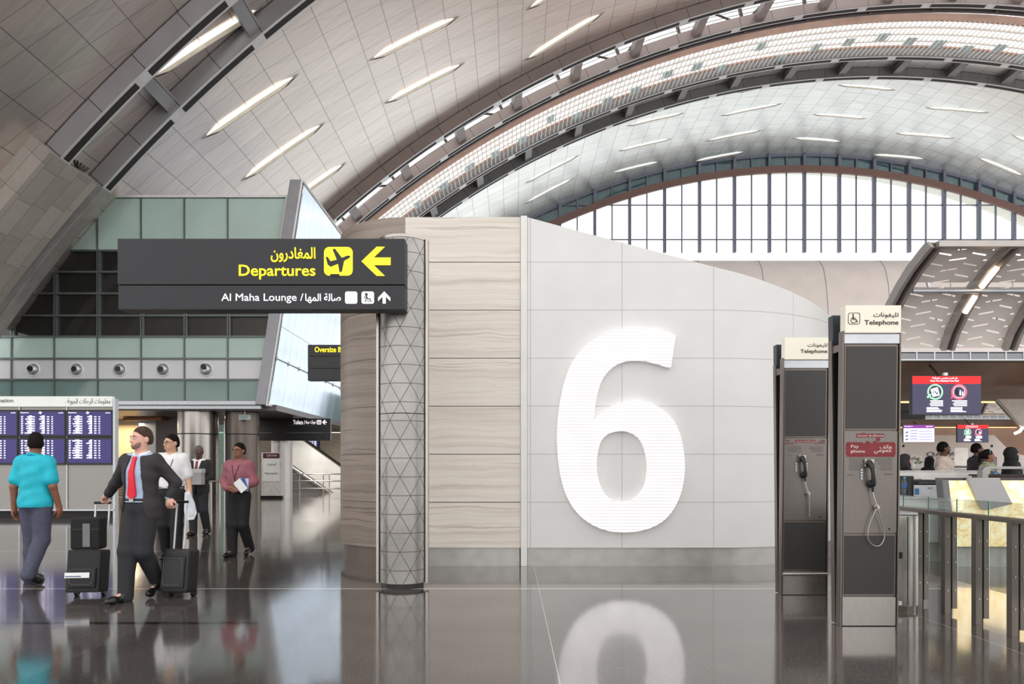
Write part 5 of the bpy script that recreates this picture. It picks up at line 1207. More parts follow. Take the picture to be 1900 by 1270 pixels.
# ------------------------------------------------------------------ people: bodies and clothes as smooth signed-distance surfaces
def sdf_mesh(prims, res, cuts=(), carve=None):
    """prims: ('c',a,b,ra,rb,k) tapered capsule | ('e',centre,radii,k,M or None) ellipsoid; k = blending radius"""
    lo = np.array([1e9] * 3); hi = -lo
    bbs = []
    for p in prims:
        if p[0] == 'c': a, b = np.array(p[1]), np.array(p[2]); r = max(p[3], p[4]); l, h = np.minimum(a, b) - r, np.maximum(a, b) + r
        else: c = np.array(p[1]); r = max(p[2]); l, h = c - r, c + r
        bbs.append((l, h)); lo = np.minimum(lo, l); hi = np.maximum(hi, h)
    lo -= 3 * res; hi += 3 * res; n = np.ceil((hi - lo) / res).astype(int) + 1
    Dg = np.full(n, .5, np.float32); ax = [lo[i] + res * np.arange(n[i]) for i in range(3)]
    for p, (l, h) in zip(prims, bbs):
        k = p[5] if p[0] == 'c' else p[3]; mg = .05 + k
        i0 = np.maximum(0, ((l - mg - lo) / res).astype(int)); i1 = np.minimum(n, ((h + mg - lo) / res).astype(int) + 2)
        X, Y, Z = np.meshgrid(*[ax[i][i0[i]:i1[i]].astype(np.float32) for i in range(3)], indexing='ij')
        if p[0] == 'c':
            a, b = np.array(p[1], np.float32), np.array(p[2], np.float32); d = b - a; L = max(float(d @ d), 1e-9)
            t = np.clip(((X - a[0]) * d[0] + (Y - a[1]) * d[1] + (Z - a[2]) * d[2]) / L, 0, 1)
            v = np.sqrt((X - a[0] - t * d[0]) ** 2 + (Y - a[1] - t * d[1]) ** 2 + (Z - a[2] - t * d[2]) ** 2) - (p[3] + (p[4] - p[3]) * t)
        else:
            c = p[1]; q = [X - c[0], Y - c[1], Z - c[2]]; M = p[4] if len(p) > 4 else None
            if M is not None: R = np.array(M.to_3x3()).T.astype(np.float32); q = [R[i, 0] * q[0] + R[i, 1] * q[1] + R[i, 2] * q[2] for i in range(3)]
            r = p[2]; k0 = np.sqrt(sum((q[i] / r[i]) ** 2 for i in range(3))); k1 = np.sqrt(sum((q[i] / r[i] ** 2) ** 2 for i in range(3))) + 1e-6
            v = k0 * (k0 - 1) / k1
        S = Dg[i0[0]:i1[0], i0[1]:i1[1], i0[2]:i1[2]]
        if k < 1e-4: S[...] = np.minimum(S, v)
        else: hh = np.maximum(k - np.abs(S - v), 0) / k; S[...] = np.minimum(S, v) - hh * hh * k * .25
    if cuts or carve:
        X, Y, Z = np.meshgrid(*[a.astype(np.float32) for a in ax], indexing='ij')
        for p, nn in cuts: Dg = np.maximum(Dg, (X - p[0]) * nn[0] + (Y - p[1]) * nn[1] + (Z - p[2]) * nn[2])
        if carve: Dg = carve(Dg, X, Y, Z)
    # surface nets
    ins = Dg < 0; m = n - 1
    cnt = sum(ins[a:a + m[0], b:b + m[1], c:c + m[2]].astype(np.int8) for a in (0, 1) for b in (0, 1) for c in (0, 1))
    act = (cnt > 0) & (cnt < 8); idx = np.full(m, -1, np.int64); cells = np.argwhere(act); idx[act] = np.arange(len(cells))
    acc = np.zeros((len(cells), 3)); num = np.zeros(len(cells)); corners = [(a, b, c) for a in (0, 1) for b in (0, 1) for c in (0, 1)]
    val = {c: Dg[cells[:, 0] + c[0], cells[:, 1] + c[1], cells[:, 2] + c[2]] for c in corners}
    for a in corners:
        for d in range(3):
            if a[d]: continue
            b = tuple(1 if i == d else a[i] for i in range(3)); va, vb = val[a], val[b]; cr = (va < 0) != (vb < 0)
            t = np.where(cr, va / np.where(cr, va - vb, 1), 0)
            for i in range(3): acc[:, i] += np.where(cr, a[i] + (t if i == d else 0), 0)
            num += cr
    vs = lo + res * (cells + acc / num[:, None]); fs = []
    for d in range(3):
        e1, e2 = [(1, 2), (2, 0), (0, 1)][d]
        s0 = [slice(None)] * 3; s1 = [slice(None)] * 3; s0[d] = slice(0, -1); s1[d] = slice(1, None)
        A, B = ins[tuple(s0)], ins[tuple(s1)]; ed = np.argwhere(A != B)
        ok = (ed[:, e1] > 0) & (ed[:, e2] > 0) & (ed[:, e1] < m[e1]) & (ed[:, e2] < m[e2]); ed = ed[ok]; fl = A[ed[:, 0], ed[:, 1], ed[:, 2]]
        def ci(o1, o2): q = ed.copy(); q[:, e1] -= o1; q[:, e2] -= o2; return idx[q[:, 0], q[:, 1], q[:, 2]]
        q = np.stack([ci(1, 1), ci(0, 1), ci(0, 0), ci(1, 0)], 1); q[~fl] = q[~fl][:, ::-1]; fs.append(q)
    return vs, np.concatenate(fs)
def sdf_obj(name, prims, res, m, parent, cuts=(), carve=None, mats=None, pick=None):
    vs, fs = sdf_mesh(prims, res, cuts, carve); me = bpy.data.meshes.new(name)
    me.vertices.add(len(vs)); me.vertices.foreach_set('co', vs.astype(np.float32).ravel()); me.loops.add(fs.size); me.loops.foreach_set('vertex_index', fs.ravel().astype(np.int32))
    me.polygons.add(len(fs)); me.polygons.foreach_set('loop_start', np.arange(0, fs.size, 4, dtype=np.int32)); me.polygons.foreach_set('loop_total', np.full(len(fs), 4, np.int32))
    for x in (mats or [m]): me.materials.append(x)
    if pick is not None: me.polygons.foreach_set('material_index', pick(vs[fs].mean(1)).astype(np.int32))
    me.update(calc_edges=True); me.validate(); me.polygons.foreach_set('use_smooth', [True] * len(me.polygons))
    o = bpy.data.objects.new(name, me); COL.objects.link(o); o.parent = parent; return o

def v3(*a): return Vector(a)
def person(label, px, D, H, rz, pose, wear, px_is_x=False, res=.008, skin=(196, 148, 122), hair=(28, 24, 22)):
    """built facing -y at 1.75 m tall, then scaled to H"""
    X = P(px, 0, D).x
    t = thing('person', label, 'person', (X, D, 0), math.radians(rz)); t.scale = (H / 1.75,) * 3
    tone = '%d_%d_%d' % skin; m_skin = mat('skin ' + tone, skin, .55, 0, .05, 14); m_lip = mat('lips ' + tone, tuple(int(c * .78) if i else int(c * .86) for i, c in enumerate(skin)), .5); m_hair = mat('hair %d_%d_%d' % hair, hair, .7, 0, .2, 60, (1, 1, .3), bump=.2, spec=.08)
    J = dict(hipL=v3(.09, 0, .92), hipR=v3(-.09, 0, .92), kneeL=v3(.095, -.01, .49), kneeR=v3(-.095, -.01, .49), ankL=v3(.095, .03, .085), ankR=v3(-.095, .03, .085), toeL=v3(.115, -.13, .035), toeR=v3(-.115, -.13, .035),
             shL=v3(.160, .01, 1.412), shR=v3(-.160, .01, 1.412), elL=v3(.215, .02, 1.13), elR=v3(-.215, .02, 1.13), wrL=v3(.22, -.05, .88), wrR=v3(-.22, -.05, .88),
             hdL=v3(.0, -.15, -1), hdR=v3(0, -.15, -1), pnL=v3(-1, 0, 0), pnR=v3(1, 0, 0), curl=.35, yaw=0, tilt=0, lean=0)
    J.update({k: (v3(*v) if isinstance(v, tuple) else v) for k, v in pose.items()})
    HC = v3(0, .0, 1.54); HR = Matrix.Translation(HC) @ Matrix.Rotation(math.radians(J['yaw']), 4, 'Z') @ Matrix.Rotation(math.radians(J['tilt']), 4, 'X') @ Matrix.Translation(-HC)
    h = lambda x, y, z: HR @ v3(x, y, z)
    HM = HR.to_3x3().to_4x4()
    C = lambda a, b, ra, rb, k=.03: ('c', tuple(a), tuple(b), ra, rb, k)
    E = lambda c, r, k=.04, M=None: ('e', tuple(c), r, k, M)
    def torso(o=0, fl=0):
        return [E((0, .005, .95), (.158 + o + fl, .108 + o + fl, .125 + o), .05), E((0, .0, 1.09), (.140 + o + fl * .5, .096 + o + fl * .5, .15 + o), .06), E((0, .0, 1.27), (.163 + o, .112 + o, .175 + o), .06),
                C((-.14, .012, 1.405), (.14, .012, 1.405), .058 + o, .058 + o, .06), C((-.07, .012, 1.44), (.07, .012, 1.44), .05 + o, .05 + o, .05)]
    def arm(s, o=0, end=1.0):
        sh, el, wr = J['sh' + s], J['el' + s], J['wr' + s]
        if end <= .5: return [C(sh, sh.lerp(el, end * 2), .050 + o, .048 + o * 1.1, .04)]
        return [C(sh, el, .050 + o, .042 + o, .04), C(el, el.lerp(wr, (end - .5) * 2), .043 + o, .030 + o, .02)]
    def leg(s, o=0, straight=0, end=1.0):
        a, b, c = J['hip' + s], J['knee' + s], J['ank' + s]
        return [C(a, b, .088 + o, .058 + o + straight, .05), C(b, b.lerp(c, end), .056 + o + straight, .040 + o + straight * 1.3, .03), E(b.lerp(c, .3) + v3(0, .018, 0), (.048 + o, .05 + o, .10), .04)]
    prims = torso() + [C((0, .015, 1.43), h(0, .012, 1.57), .058, .054, .03)]
    head = [E(h(0, .018, 1.665), (.074, .094, .088), .03, HM), E(h(0, -.018, 1.60), (.060, .068, .082), .04, HM), C(h(0, -.062, 1.553), h(0, -.055, 1.56), .024, .03, .03), C(h(0, -.086, 1.645), h(0, -.104, 1.604), .008, .0135, .012), C(h(-.012, -.098, 1.600), h(.012, -.098, 1.600), .009, .009, .008),
            C(h(-.042, -.076, 1.655), h(.042, -.076, 1.655), .010, .010, .014), C(h(-.02, -.084, 1.572), h(.02, -.084, 1.572), .008, .008, .008), C(h(-.017, -.083, 1.561), h(.017, -.083, 1.561), .009, .009, .008), E(h(.075, .018, 1.625), (.012, .022, .033), .008, HM), E(h(-.075, .018, 1.625), (.012, .022, .033), .008, HM)]
    prims += head
    for s, sg in (('L', 1), ('R', -1)):
        prims += arm(s) + leg(s)
        prims += [C(J['ank' + s], J['toe' + s] + v3(0, 0, .01), .030, .022, .02)]
        w = J['wr' + s]; d = J['hd' + s].normalized(); nn = J['pn' + s]; nn = (nn - d * nn.dot(d)).normalized(); sd = d.cross(nn) * sg   # thumb side
        prims += [C(w, w + d * .05, .026, .028, .02), C(w + d * .045 + sd * .018, w + d * .085 + sd * .024, .019, .016, .02), C(w + d * .045 - sd * .016, w + d * .085 - sd * .022, .019, .016, .02)]
        cu = J['curl' + s] if 'curl' + s in J else J['curl']
        for i, ln in enumerate((.92, 1.0, .94, .78)):
            p = w + d * .085 + sd * (.03 - .020 * i); a = cu * .7; q = p
            for j, (l, r) in enumerate(((.042, .0090), (.027, .0082), (.021, .0072))):
                dirn = d * math.cos(a) + nn * math.sin(a); e = q + dirn * l * ln; prims.append(C(q, e, r, r * .92, .006)); q = e; a += cu * 1.0
        b = w + d * .03 + sd * .026; e = b + (d * .62 + sd * .62 + nn * .35).normalized() * .042; prims += [C(b, e, .014, .0105, .012), C(e, e + (d * .85 + sd * .2 + nn * .5).normalized() * .032, .0105, .0088, .004)]
    inv = HR.inverted(); iv = np.array(inv)
    def pick(c):
        q = c @ iv[:3, :3].T + iv[:3, 3]; lips = (np.abs(q[:, 0]) < .025) & (q[:, 1] < -.083) & (np.abs(q[:, 2] - 1.5665) < .011); return lips.astype(int)
    sdf_obj('body', prims, res, m_skin, t, mats=[m_skin, m_lip], pick=pick)
    if not wear.get('noface'):
        for s in (-1, 1):
            mb = MB(); mb.ell(h(s * .031, -.0745, 1.638), (.0135, .0135, .0095), 12); mb.ell(h(s * .031, -.0845, 1.638), (.0062, .005, .0065), 10, mi=1); mb.build('eye', [mat('eye white', (225, 220, 214), .3), mat('eye dark', (30, 22, 18), .3)], t, smooth=True)
            mb = MB(); mb.tube([h(s * .014, -.0885, 1.655), h(s * .032, -.089, 1.661), h(s * .050, -.079, 1.656)], [.003, .0042, .0025], 6); mb.build('eyebrow', m_hair, t)
    # hair
    if wear.get('hair', 'short') == 'short':
        rec = wear.get('recede', 0)
        p0 = h(0, -.08, 1.70 + rec); nrm = HM.to_3x3() @ v3(0, -.74, -.67)
        sdf_obj('hair', [E(h(0, .024, 1.672), (.0795, .0965, .094), .02, HM), E(h(0, .05, 1.62), (.074, .074, .075), .03, HM)], res, m_hair, t, cuts=[(tuple(p0), tuple(nrm)), (tuple(h(0, .06, 1.575)), tuple(HM.to_3x3() @ v3(0, .2, -.98)))])
    if wear.get('beard'):
        sdf_obj('beard', [E(h(0, -.018, 1.598), (.0635, .072, .086), .04, HM), C(h(0, -.062, 1.551), h(0, -.055, 1.558), .029, .034, .03)], res, mat('beard %d_%d_%d' % hair, tuple(int(.6 * a + .4 * b) for a, b in zip(hair, skin)), .8, 0, .2, 60), t,
                cuts=[(tuple(h(0, -.085, 1.578)), tuple(HM.to_3x3() @ v3(0, -.55, .83))), (tuple(h(0, -.05, 1.535)), tuple(HM.to_3x3() @ v3(0, .4, -.92)))])
    # shoes
    if wear.get('shoes'):
        for s in 'LR':
            a, b = J['ank' + s], J['toe' + s]; d = (b - a); fw = v3(d.x, d.y, 0).normalized()
            sh = [C(a + v3(0, 0, -.005) - fw * .03, a - v3(0, 0, .015) + fw * .035, .047, .046, .03), C(a + v3(0, 0, -.045), b, .042, .036, .03), C(b, b + fw * .05, .036, .028, .03)]
            fl = min(0.0, 0) if True else 0; zb = min(b.z - .033, a.z - .085)
            sdf_obj('shoe', sh, res, wear['shoes'], t, cuts=[((0, 0, max(zb, .0)), (0, 0, -1))] if abs((a.z - .085) - (b.z - .035)) < .02 else ())
    # trousers
    if wear.get('trousers'):
        tp = [E((0, .005, .95), (.168, .118, .125), .05)] + leg('L', .014, .014, 1.10) + leg('R', .014, .014, 1.10)
        sdf_obj('trousers', tp, res, wear['trousers'], t, cuts=[((0, 0, 1.03), (0, 0, 1))])
        if wear.get('belt'):
            mb = MB(); ring_ = [(.165 * math.cos(a), .118 * math.sin(a) + .003, 1.018) for a in np.linspace(0, 2 * math.pi, 40, endpoint=False)]; mb.tube(ring_, .016, 6, True); mb.build('belt', m_black, t); MB().box(-.022, .022, -.142, -.128, 1.0, 1.035).build('buckle', m_steel, t)
    wob = lambda amp, f1=23., f2=31.: (lambda Dg, X, Y, Z: Dg + amp * (np.sin(X * f1 + Z * f2) * np.sin(Z * f1 * .7 - Y * f2) + .6 * np.sin(Z * 47 + X * 17 + 2 * Y)))
    neckcut = [((0, -.06, 1.468), (0, -.42, .9)), ((0, 0, 1.50), (0, 0, 1))]
    if wear.get('shirt'):
        hem = wear.get('hem', .99); o = wear.get('fit', .016); end = wear.get('sleeve', 1.0)
        sp = torso(o, .012 if hem < 1 else 0)
        for s in 'LR': sp += arm(s, o, end)
        base = wob(.0022)
        def cv(Dg, X, Y, Z):
            Dg = base(Dg, X, Y, Z); return np.where(np.abs(X) < .20, np.maximum(Dg, hem - Z), Dg) if hem > .9 else np.where(np.abs(X) < .23, np.maximum(Dg, hem - Z), Dg)
        if hem < .95: sp += [E((0, .0, hem), (.175, .128, .12), .05)]
        sdf_obj('shirt', sp, res, wear['shirt'], t, cuts=neckcut, carve=cv)
        cl = MB(); rg = []
        for a in np.linspace(-2.62, 2.62, 22): rg.append((.070 * math.sin(a), .014 + .064 * math.cos(a), 1.488 + .020 * math.cos(a)))
        cl.tube(rg, .018, 8); cl.tube([rg[0], (-.012, -.076, 1.425)], [.016, .006], 6); cl.tube([rg[-1], (.012, -.076, 1.425)], [.016, .006], 6)
        cl.build('collar', wear.get('collar', wear['shirt']), t, smooth=True)
    if wear.get('jacket'):
        o = .026; sp = torso(o, .014) + [E((0, .005, .86), (.178 + o * .6, .128 + o * .6, .14), .05)]
        for s in 'LR': sp += arm(s, .016, .97)
        gap = wear.get('gap', .5); base = wob(.003)
        def cvj(Dg, X, Y, Z):
            Dg = base(Dg, X, Y, Z)
            Dg = np.where(np.abs(X) < .24, np.maximum(Dg, .79 - Z), Dg)
            if gap > .3: half = np.interp(Z, [.78, .95, 1.1, 1.3, 1.46], [.15, .105, .10, .085, .05]).astype(np.float32)
            else: half = np.interp(Z, [.78, .95, 1.06, 1.12, 1.46], [.035, .008, .004, .01, .075]).astype(np.float32)
            return np.where(Y < .0, np.maximum(Dg, half - np.abs(X + (.0 if gap > .3 else 0))), Dg)
        sdf_obj('jacket', sp, res, wear['jacket'], t, cuts=[((0, -.06, 1.462), (0, -.42, .9)), ((0, 0, 1.49), (0, 0, 1))], carve=cvj)
    if wear.get('tie'):
        prof = [(1.452, .018), (1.425, .022), (1.415, .016), (1.30, .026), (1.15, .036), (1.06, .044), (1.02, .0)]; yb = lambda z: float(np.interp(z, [1.02, 1.1, 1.2, 1.3, 1.40, 1.46], [-.132, -.130, -.134, -.138, -.104, -.082]))
        zl = wear.get('tielen', 0); mb = MB(); vs = []
        for z, w in prof:
            zz = 1.46 - (1.46 - z) * (1 - zl); vs += [(-w, yb(zz) - .012, zz), (w, yb(zz) - .012, zz), (w, yb(zz) + .01, zz), (-w, yb(zz) + .01, zz)]
        n = len(prof); fs = [(0, 1, 2, 3)]
        for i in range(n - 1):
            a = 4 * i
            for k in range(4): fs.append((a + k, a + 4 + k, a + 4 + (k + 1) % 4, a + (k + 1) % 4))
        mb.add(vs, fs); mb.build('tie', wear['tie'], t, smooth=True)
    if wear.get('lanyard'):
        y = lambda z: float(np.interp(z, [1.05, 1.15, 1.27, 1.40, 1.47], [-.128, -.126, -.138, -.108, -.075])) - .008
        mb = MB()
        for s in (-1, 1): mb.tube([(s * .068, .01, 1.50), (s * .066, y(1.46) + .035, 1.455), (s * .05, y(1.38), 1.38), (s * .025, y(1.29), 1.29), (0, y(1.2), 1.2)], .005, 6)
        mb.tube([(0, y(1.2), 1.2), (.012, y(1.1), 1.10)], .006, 6); mb.build('lanyard', m_black, t); MB().box(-.02, .045, y(1.06) - .006, y(1.06), 1.02, 1.10).build('badge', m_white, t)
    if wear.get('glasses'):
        mb = MB()
        for s in (-1, 1):
            mb.tube([h(s * .033 + .021 * math.cos(a), -.098, 1.636 + .016 * math.sin(a)) for a in np.linspace(0, 2 * math.pi, 16, endpoint=False)], .0022, 5, True); mb.tube([h(s * .054, -.096, 1.642), h(s * .078, .015, 1.64)], .0022, 5)
        mb.tube([h(-.012, -.1, 1.64), h(.012, -.1, 1.64)], .0022, 5); mb.build('glasses', m_black, t)
    if wear.get('robe'):
        o = wear.get('robefit', .025); sp = torso(o, .02) + [C((0, .0, 1.0), (0, .0, .12), .17, .24, .08)]
        for s in 'LR': sp += arm(s, o + .006, .97)
        sdf_obj('robe', sp, max(res, .010), wear['robe'], t, cuts=[((0, 0, .05), (0, 0, -1))] + ([] if wear.get('scarf') else neckcut), carve=wob(.006))
        if not wear.get('scarf'):
            cl = MB(); cl.tube([(.062 * math.cos(a), .014 + .062 * math.sin(a), 1.488 + .012 * math.sin(a)) for a in np.linspace(0, 2 * math.pi, 24, endpoint=False)], .014, 8, True); cl.build('collar', wear['robe'], t, smooth=True)
    if wear.get('scarf'):
        sp = [E(h(0, .022, 1.665), (.092, .112, .106), .04, HM), E(h(0, -.004, 1.575), (.082, .088, .09), .05, HM), C((0, .015, 1.36), h(0, .02, 1.58), .13, .085, .06), E((0, .0, 1.36), (.20, .135, .10), .06)]
        iv2 = np.array(HR.inverted(), dtype=np.float32); slit_ = wear.get('niqab')
        def cvs(Dg, X, Y, Z):
            q = [iv2[i, 0] * X + iv2[i, 1] * Y + iv2[i, 2] * Z + iv2[i, 3] for i in range(3)]
            if slit_: hole = np.maximum(np.abs(q[2] - 1.64) - .016, np.maximum(np.abs(q[0]) - .052, q[1] + .0))
            else: hole = (np.sqrt((q[0] / .068) ** 2 + ((q[2] - 1.615) / .082) ** 2) - 1) * .06; hole = np.maximum(hole, q[1] - .005)
            return np.maximum(Dg + .003 * np.sin(Z * 60 + X * 20), -hole)
        sdf_obj('headscarf', sp, max(res, .008), wear['scarf'], t, carve=cvs)
    return t
m_suit = mat('charcoal suit cloth', (46, 43, 45), .8, 0, .08, 30); m_suit2 = mat('black suit cloth', (34, 34, 38), .8, 0, .08, 30); m_blk_tr = mat('black trouser cloth', (24, 23, 25), .8, 0, .1, 30)
m_navy_tr = mat('slate blue trouser cloth', (72, 74, 92), .85, 0, .08, 20); m_turq = mat('turquoise shirt cloth', (22, 176, 196), .7, 0, .05, 12); m_wshirt = mat('white shirt cloth', (232, 232, 234), .75, 0, .03, 12); m_bshirt = mat('pale blue shirt cloth', (166, 184, 212), .75, 0, .03, 12)
m_pink = mat('dusty pink shirt cloth', (152, 92, 102), .8, 0, .06, 14); m_shoe = mat('black shoe leather', (22, 20, 20), .3); m_tie = mat('red tie silk', (214, 16, 42), .45, 0, .05, 30); m_tie2 = mat('dark red tie silk', (116, 26, 40), .5)

# man in turquoise, walking away (built facing -y, turned round)
person('person in a turquoise short-sleeved shirt seen from behind, facing the flight screens', 66, 8.0, 1.75, 176,
       dict(kneeL=(.085, -.05, .49), ankL=(.08, -.02, .085), toeL=(.10, -.18, .035), kneeR=(-.09, .02, .50), ankR=(-.10, .22, .16), toeR=(-.12, .11, .05), elL=(.228, .05, 1.13), wrL=(.25, .02, .88), elR=(-.228, .02, 1.13), wrR=(-.245, -.06, .89), yaw=40, curl=.45),
       dict(shirt=m_turq, hem=.885, sleeve=.36, fit=.026, trousers=m_navy_tr, shoes=m_shoe), skin=(136, 88, 68))
# businessman with two cases
biz = person('person in charcoal suit and red tie striding forward with a case in each hand', 261, 7.0, 1.76, -8,
       dict(kneeR=(-.075, -.10, .50), ankR=(-.06, -.14, .085), toeR=(-.08, -.30, .04), kneeL=(.06, -.04, .49), ankL=(.045, .20, .15), toeL=(.055, .08, .05), elR=(-.34, .09, 1.19), wrR=(-.50, .17, 1.06), hdR=(-.55, .25, -.35), pnR=(.1, .1, -1), elL=(.30, .13, 1.19), wrL=(.255, .09, 1.04), hdL=(.1, -.15, -1), pnL=(0, 1, -.2), curl=1.15, yaw=-22),
       dict(shirt=m_bshirt, collar=m_wshirt, hem=.99, fit=.012, jacket=m_suit, gap=.5, tie=m_tie, trousers=m_suit2, belt=1, shoes=m_shoe, recede=.012, beard=1), skin=(214, 164, 146), hair=(70, 56, 48))
person('person in a white short-sleeved shirt with a lanyard, behind the businessman', 317, 10.0, 1.83, 12,
       dict(kneeL=(.09, -.06, .49), ankL=(.09, -.08, .085), toeL=(.11, -.24, .035), ankR=(-.09, .14, .09), toeR=(-.10, -.02, .035), elL=(.222, .03, 1.13), wrL=(.26, -.04, .89), elR=(-.222, .03, 1.13), wrR=(-.23, -.04, .89), yaw=-38, curlL=.9),
       dict(shirt=m_wshirt, hem=1.0, sleeve=.40, fit=.026, trousers=m_blk_tr, shoes=m_shoe, lanyard=1, glasses=1, belt=1), skin=(206, 162, 134))
pp = thing('plastic_bag', 'white folded papers held low by the person in the white shirt', 'papers', (P(356, 0, 9.9).x, 9.86, P(0, 945, 9.9).z))
mb = MB(); mb.prism([(-.08, .24), (-.02, .27), (.06, .08), (.09, -.06), (.05, -.15), (-.06, -.16), (-.09, -.02)], -.012, .012); mb.build('paper_sheet', m_white, pp, bevel=.004); mb = MB(); mb.prism([(-.05, .22), (.0, .22), (.07, .02), (.05, -.1), (-.03, -.1)], -.022, -.013); mb.build('paper_sheet', mat('pale paper', (210, 214, 224), .6), pp); pp.name = 'paper_bundle'
person('person in a black suit and dark red tie carrying a grey box to the chest', 369, 13.7, 1.78, 2,
       dict(elL=(.225, .0, 1.14), wrL=(.13, -.22, 1.04), hdL=(-.6, -.55, .1), pnL=(-.2, .3, 1), elR=(-.225, .0, 1.14), wrR=(-.15, -.22, 1.04), hdR=(.6, -.55, .1), pnR=(.2, .3, 1), ankL=(.09, .16, .11), toeL=(.1, .02, .04), kneeR=(-.09, -.06, .49), ankR=(-.085, -.05, .085), toeR=(-.1, -.21, .035), curl=.5, yaw=8, tilt=6),
       dict(shirt=m_wshirt, hem=.99, fit=.012, jacket=m_suit2, gap=.2, tie=m_tie2, trousers=m_suit2, shoes=m_shoe, glasses=1), skin=(84, 56, 44), hair=(96, 92, 90), res=.009)
bx = thing('carton', 'grey box held in front by the person in the black suit', 'box', (P(366, 0, 13.34).x, 13.34, 1.015)); MB().box(-.17, .11, -.07, .09, 0, .30).build('box_body', mat('grey carton', (150, 148, 148), .6), bx, bevel=.006); MB().box(-.18, .12, -.08, .095, .225, .31).build('lid', mat('pale grey carton lid', (170, 168, 168), .6), bx, bevel=.006)
person('person in a dusty pink shirt and black trousers walking forward with a blue booklet', 443, 10.43, 1.72, -4,
       dict(elL=(.24, .02, 1.15), wrL=(.09, -.20, 1.03), hdL=(-.9, -.25, .05), pnL=(-.1, .9, .3), elR=(-.24, .02, 1.15), wrR=(-.10, -.20, 1.06), hdR=(.9, -.25, -.05), pnR=(.1, .9, .3), kneeR=(-.08, -.06, .49), ankR=(-.075, -.06, .085), toeR=(-.09, -.22, .035), kneeL=(.085, -.04, .49), ankL=(.085, .18, .13), toeL=(.095, .06, .04), curl=.7, yaw=-12),
       dict(shirt=m_pink, hem=1.005, fit=.024, trousers=m_blk_tr, shoes=m_shoe, belt=1, lanyard=1, glasses=1), skin=(142, 98, 76))
bk = thing('booklet', 'fanned blue and white booklet held by the person in the pink shirt', 'booklet', (P(455, 0, 10.2).x, 10.14, 1.02))
for k, (a, m) in enumerate(((-38, m_white), (-18, mat('booklet blue', (58, 84, 150), .5)), (2, mat('pale booklet', (188, 198, 222), .5)))):
    mb = MB(); mb.box(-.06, .06, -.004 + .012 * k, .004 + .012 * k, -.02, .17, M=Matrix.Rotation(math.radians(a), 4, 'Y')); mb.build('page' if k != 1 else 'cover', m, bk)

# ---- cases
def case(px, D, label, w, h, dpt, rz, soft, ztop, ho=0.0):
    t = thing('trolley_case', label, 'suitcase', (P(px, 0, D).x, D, 0), math.radians(rz), group='black trolley cases'); L = Matrix.Rotation(math.radians(-7), 4, 'X')
    m_case = mat('black case fabric', (30, 30, 32), .7, 0, .1, 40, bump=.1) if soft else mat('black case shell', (20, 20, 22), .5, 0, .08, 30)
    MB().box(-w / 2, w / 2, -dpt / 2, dpt / 2, .05, h, M=L).build('case_body', m_case, t, smooth=True, bevel=.05 if not soft else .03, seg=4)
    MB().box(-w / 2 + .03, w / 2 - .03, -dpt / 2 - .025, -dpt / 2 + .01, .10, h * (.62 if soft else .85), M=L).build('front_pocket', m_case, t, smooth=True, bevel=.02, seg=3)
    zp = MB(); zp.tube([L @ v3(x, -dpt / 2 - .028, z) for x, z in rrect(-w / 2 + .05, w / 2 - .05, .13, h * (.58 if soft else .8), .04)], .004, 5, True); zp.build('zip', mat('grey zip', (74, 74, 76), .4, .4), t)
    for s in (-1, 1): MB().cyl((s * (w / 2 - .03) - .018, dpt / 2 - .03, .035), (s * (w / 2 - .03) + .018, dpt / 2 - .03, .035), .035, n=18).build('wheel', m_black, t, smooth=True)
    hb = MB(); hw = .055 if not soft else .07
    a, b = L @ v3(ho, dpt / 2 - .02, h - .05), L @ v3(ho, dpt / 2 - .02, ztop)
    for s in (-1, 1): hb.tube([a + v3(s * hw, 0, 0), b + v3(s * hw, 0, -.02)], .010, 8)
    hb.build('telescopic_rods', m_alu, t, smooth=True); g = MB(); g.tube([b + v3(-hw - .015, 0, 0), b + v3(hw + .015, 0, 0)], .014, 10); g.build('handle_grip', m_black, t, smooth=True)
    return t, L
t, L = case(161, 7.12, 'upright black trolley case with a white tag, pulled by the businessman on his right', .33, .49, .22, 6, True, .99, .06)
MB().box(-.16, .08, -.145, -.136, .20, .255, M=L).build('white_tag', m_white, t, bevel=.002); MB().box(-.15, .0, -.148, -.144, .212, .222, M=L).build('tag_print', mat('tag blue', (70, 90, 140), .5), t)
tb = thing('shoulder_bag', 'black soft bag strapped on top of the tagged trolley case', 'bag', (P(163, 0, 7.12).x, 7.17, .50), math.radians(6)); MB().box(-.15, .15, -.12, .04, .0, .33).build('bag_body', mat('black bag cloth', (16, 16, 18), .8), tb, smooth=True, bevel=.04, seg=3); MB().box(-.02, .05, -.126, -.118, .03, .27).build('strap', mat('grey strap', (110, 112, 116), .6), tb); MB().box(-.14, .14, -.125, -.118, .2, .22).build('flap_seam', m_slot, tb)
case(331, 7.10, 'rounded plain black trolley case on the left hand of the businessman', .30, .50, .22, -6, False, 1.0, -.09)

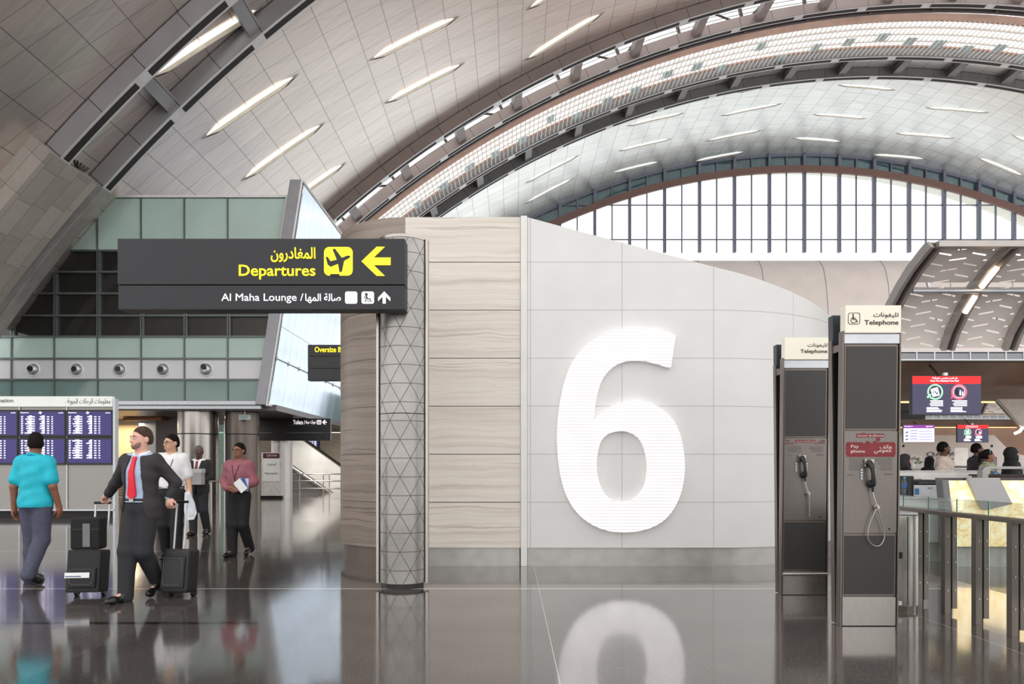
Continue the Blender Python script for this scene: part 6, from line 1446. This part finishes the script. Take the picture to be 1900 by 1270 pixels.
# ---- people at the counters on the right
ab = mat('black abaya cloth', (20, 19, 21), .8, 0, .1, 20); m_thobe = mat('cream thobe cloth', (226, 206, 194), .75, 0, .03, 10); m_hij = mat('charcoal headscarf cloth', (50, 50, 54), .8, 0, .08, 20)
seat = dict()
person('person in a charcoal headscarf in profile, beside the nearer kiosk', 1681, 12.5, 1.585, 66, dict(tilt=0), dict(robe=ab, scarf=m_hij, hair='none', shoes=m_shoe), skin=(214, 160, 134), res=.011)
person('person in a black abaya turned away beside the white flowers', 1723, 15.0, 1.58, 200, dict(), dict(robe=ab, scarf=ab, hair='none', noface=1), res=.013)
person('person in a cream thobe with a short beard looking right', 1752, 13.0, 1.83, 48, dict(yaw=34), dict(robe=m_thobe, robefit=.035, beard=1, shoes=m_shoe), skin=(104, 70, 54), res=.010)
person('person in a dark grey top looking right, behind the girl in green', 1814, 13.8, 1.83, 84, dict(), dict(shirt=mat('dark grey cloth', (52, 50, 54), .8), hem=.9, fit=.03, trousers=m_blk_tr, shoes=m_shoe), skin=(110, 76, 62), res=.012)
g_ = person('girl in a pale green top with a headband, in profile at the desk', 1834, 12.4, 1.67, 78, dict(), dict(shirt=mat('pale green cloth', (190, 202, 170), .8), hem=.9, sleeve=.4, fit=.02, trousers=m_blk_tr, shoes=m_shoe), skin=(150, 100, 76), res=.010)
mb = MB(); mb.tube([(.080 * math.cos(a), .005 - .01 * math.sin(a), 1.66 + .105 * math.sin(a)) for a in np.linspace(.1, math.pi - .1, 14)], .007, 6); mb.build('headband', mat('teal headband', (90, 160, 150), .5), g_, smooth=True)
mb = MB(); mb.ell((0, .125, 1.66), (.05, .05, .055), 14); mb.tube([(0, .14, 1.64), (0, .16, 1.50)], [.035, .012], 10); mb.build('hair_bun', MATS['hair 28_24_22'], g_, smooth=True)
person('person in a black face veil and abaya at the right edge', 1878, 11.9, 1.69, 62, dict(), dict(robe=ab, robefit=.05, scarf=ab, niqab=1, hair='none', shoes=m_shoe), skin=(196, 150, 126), res=.010)
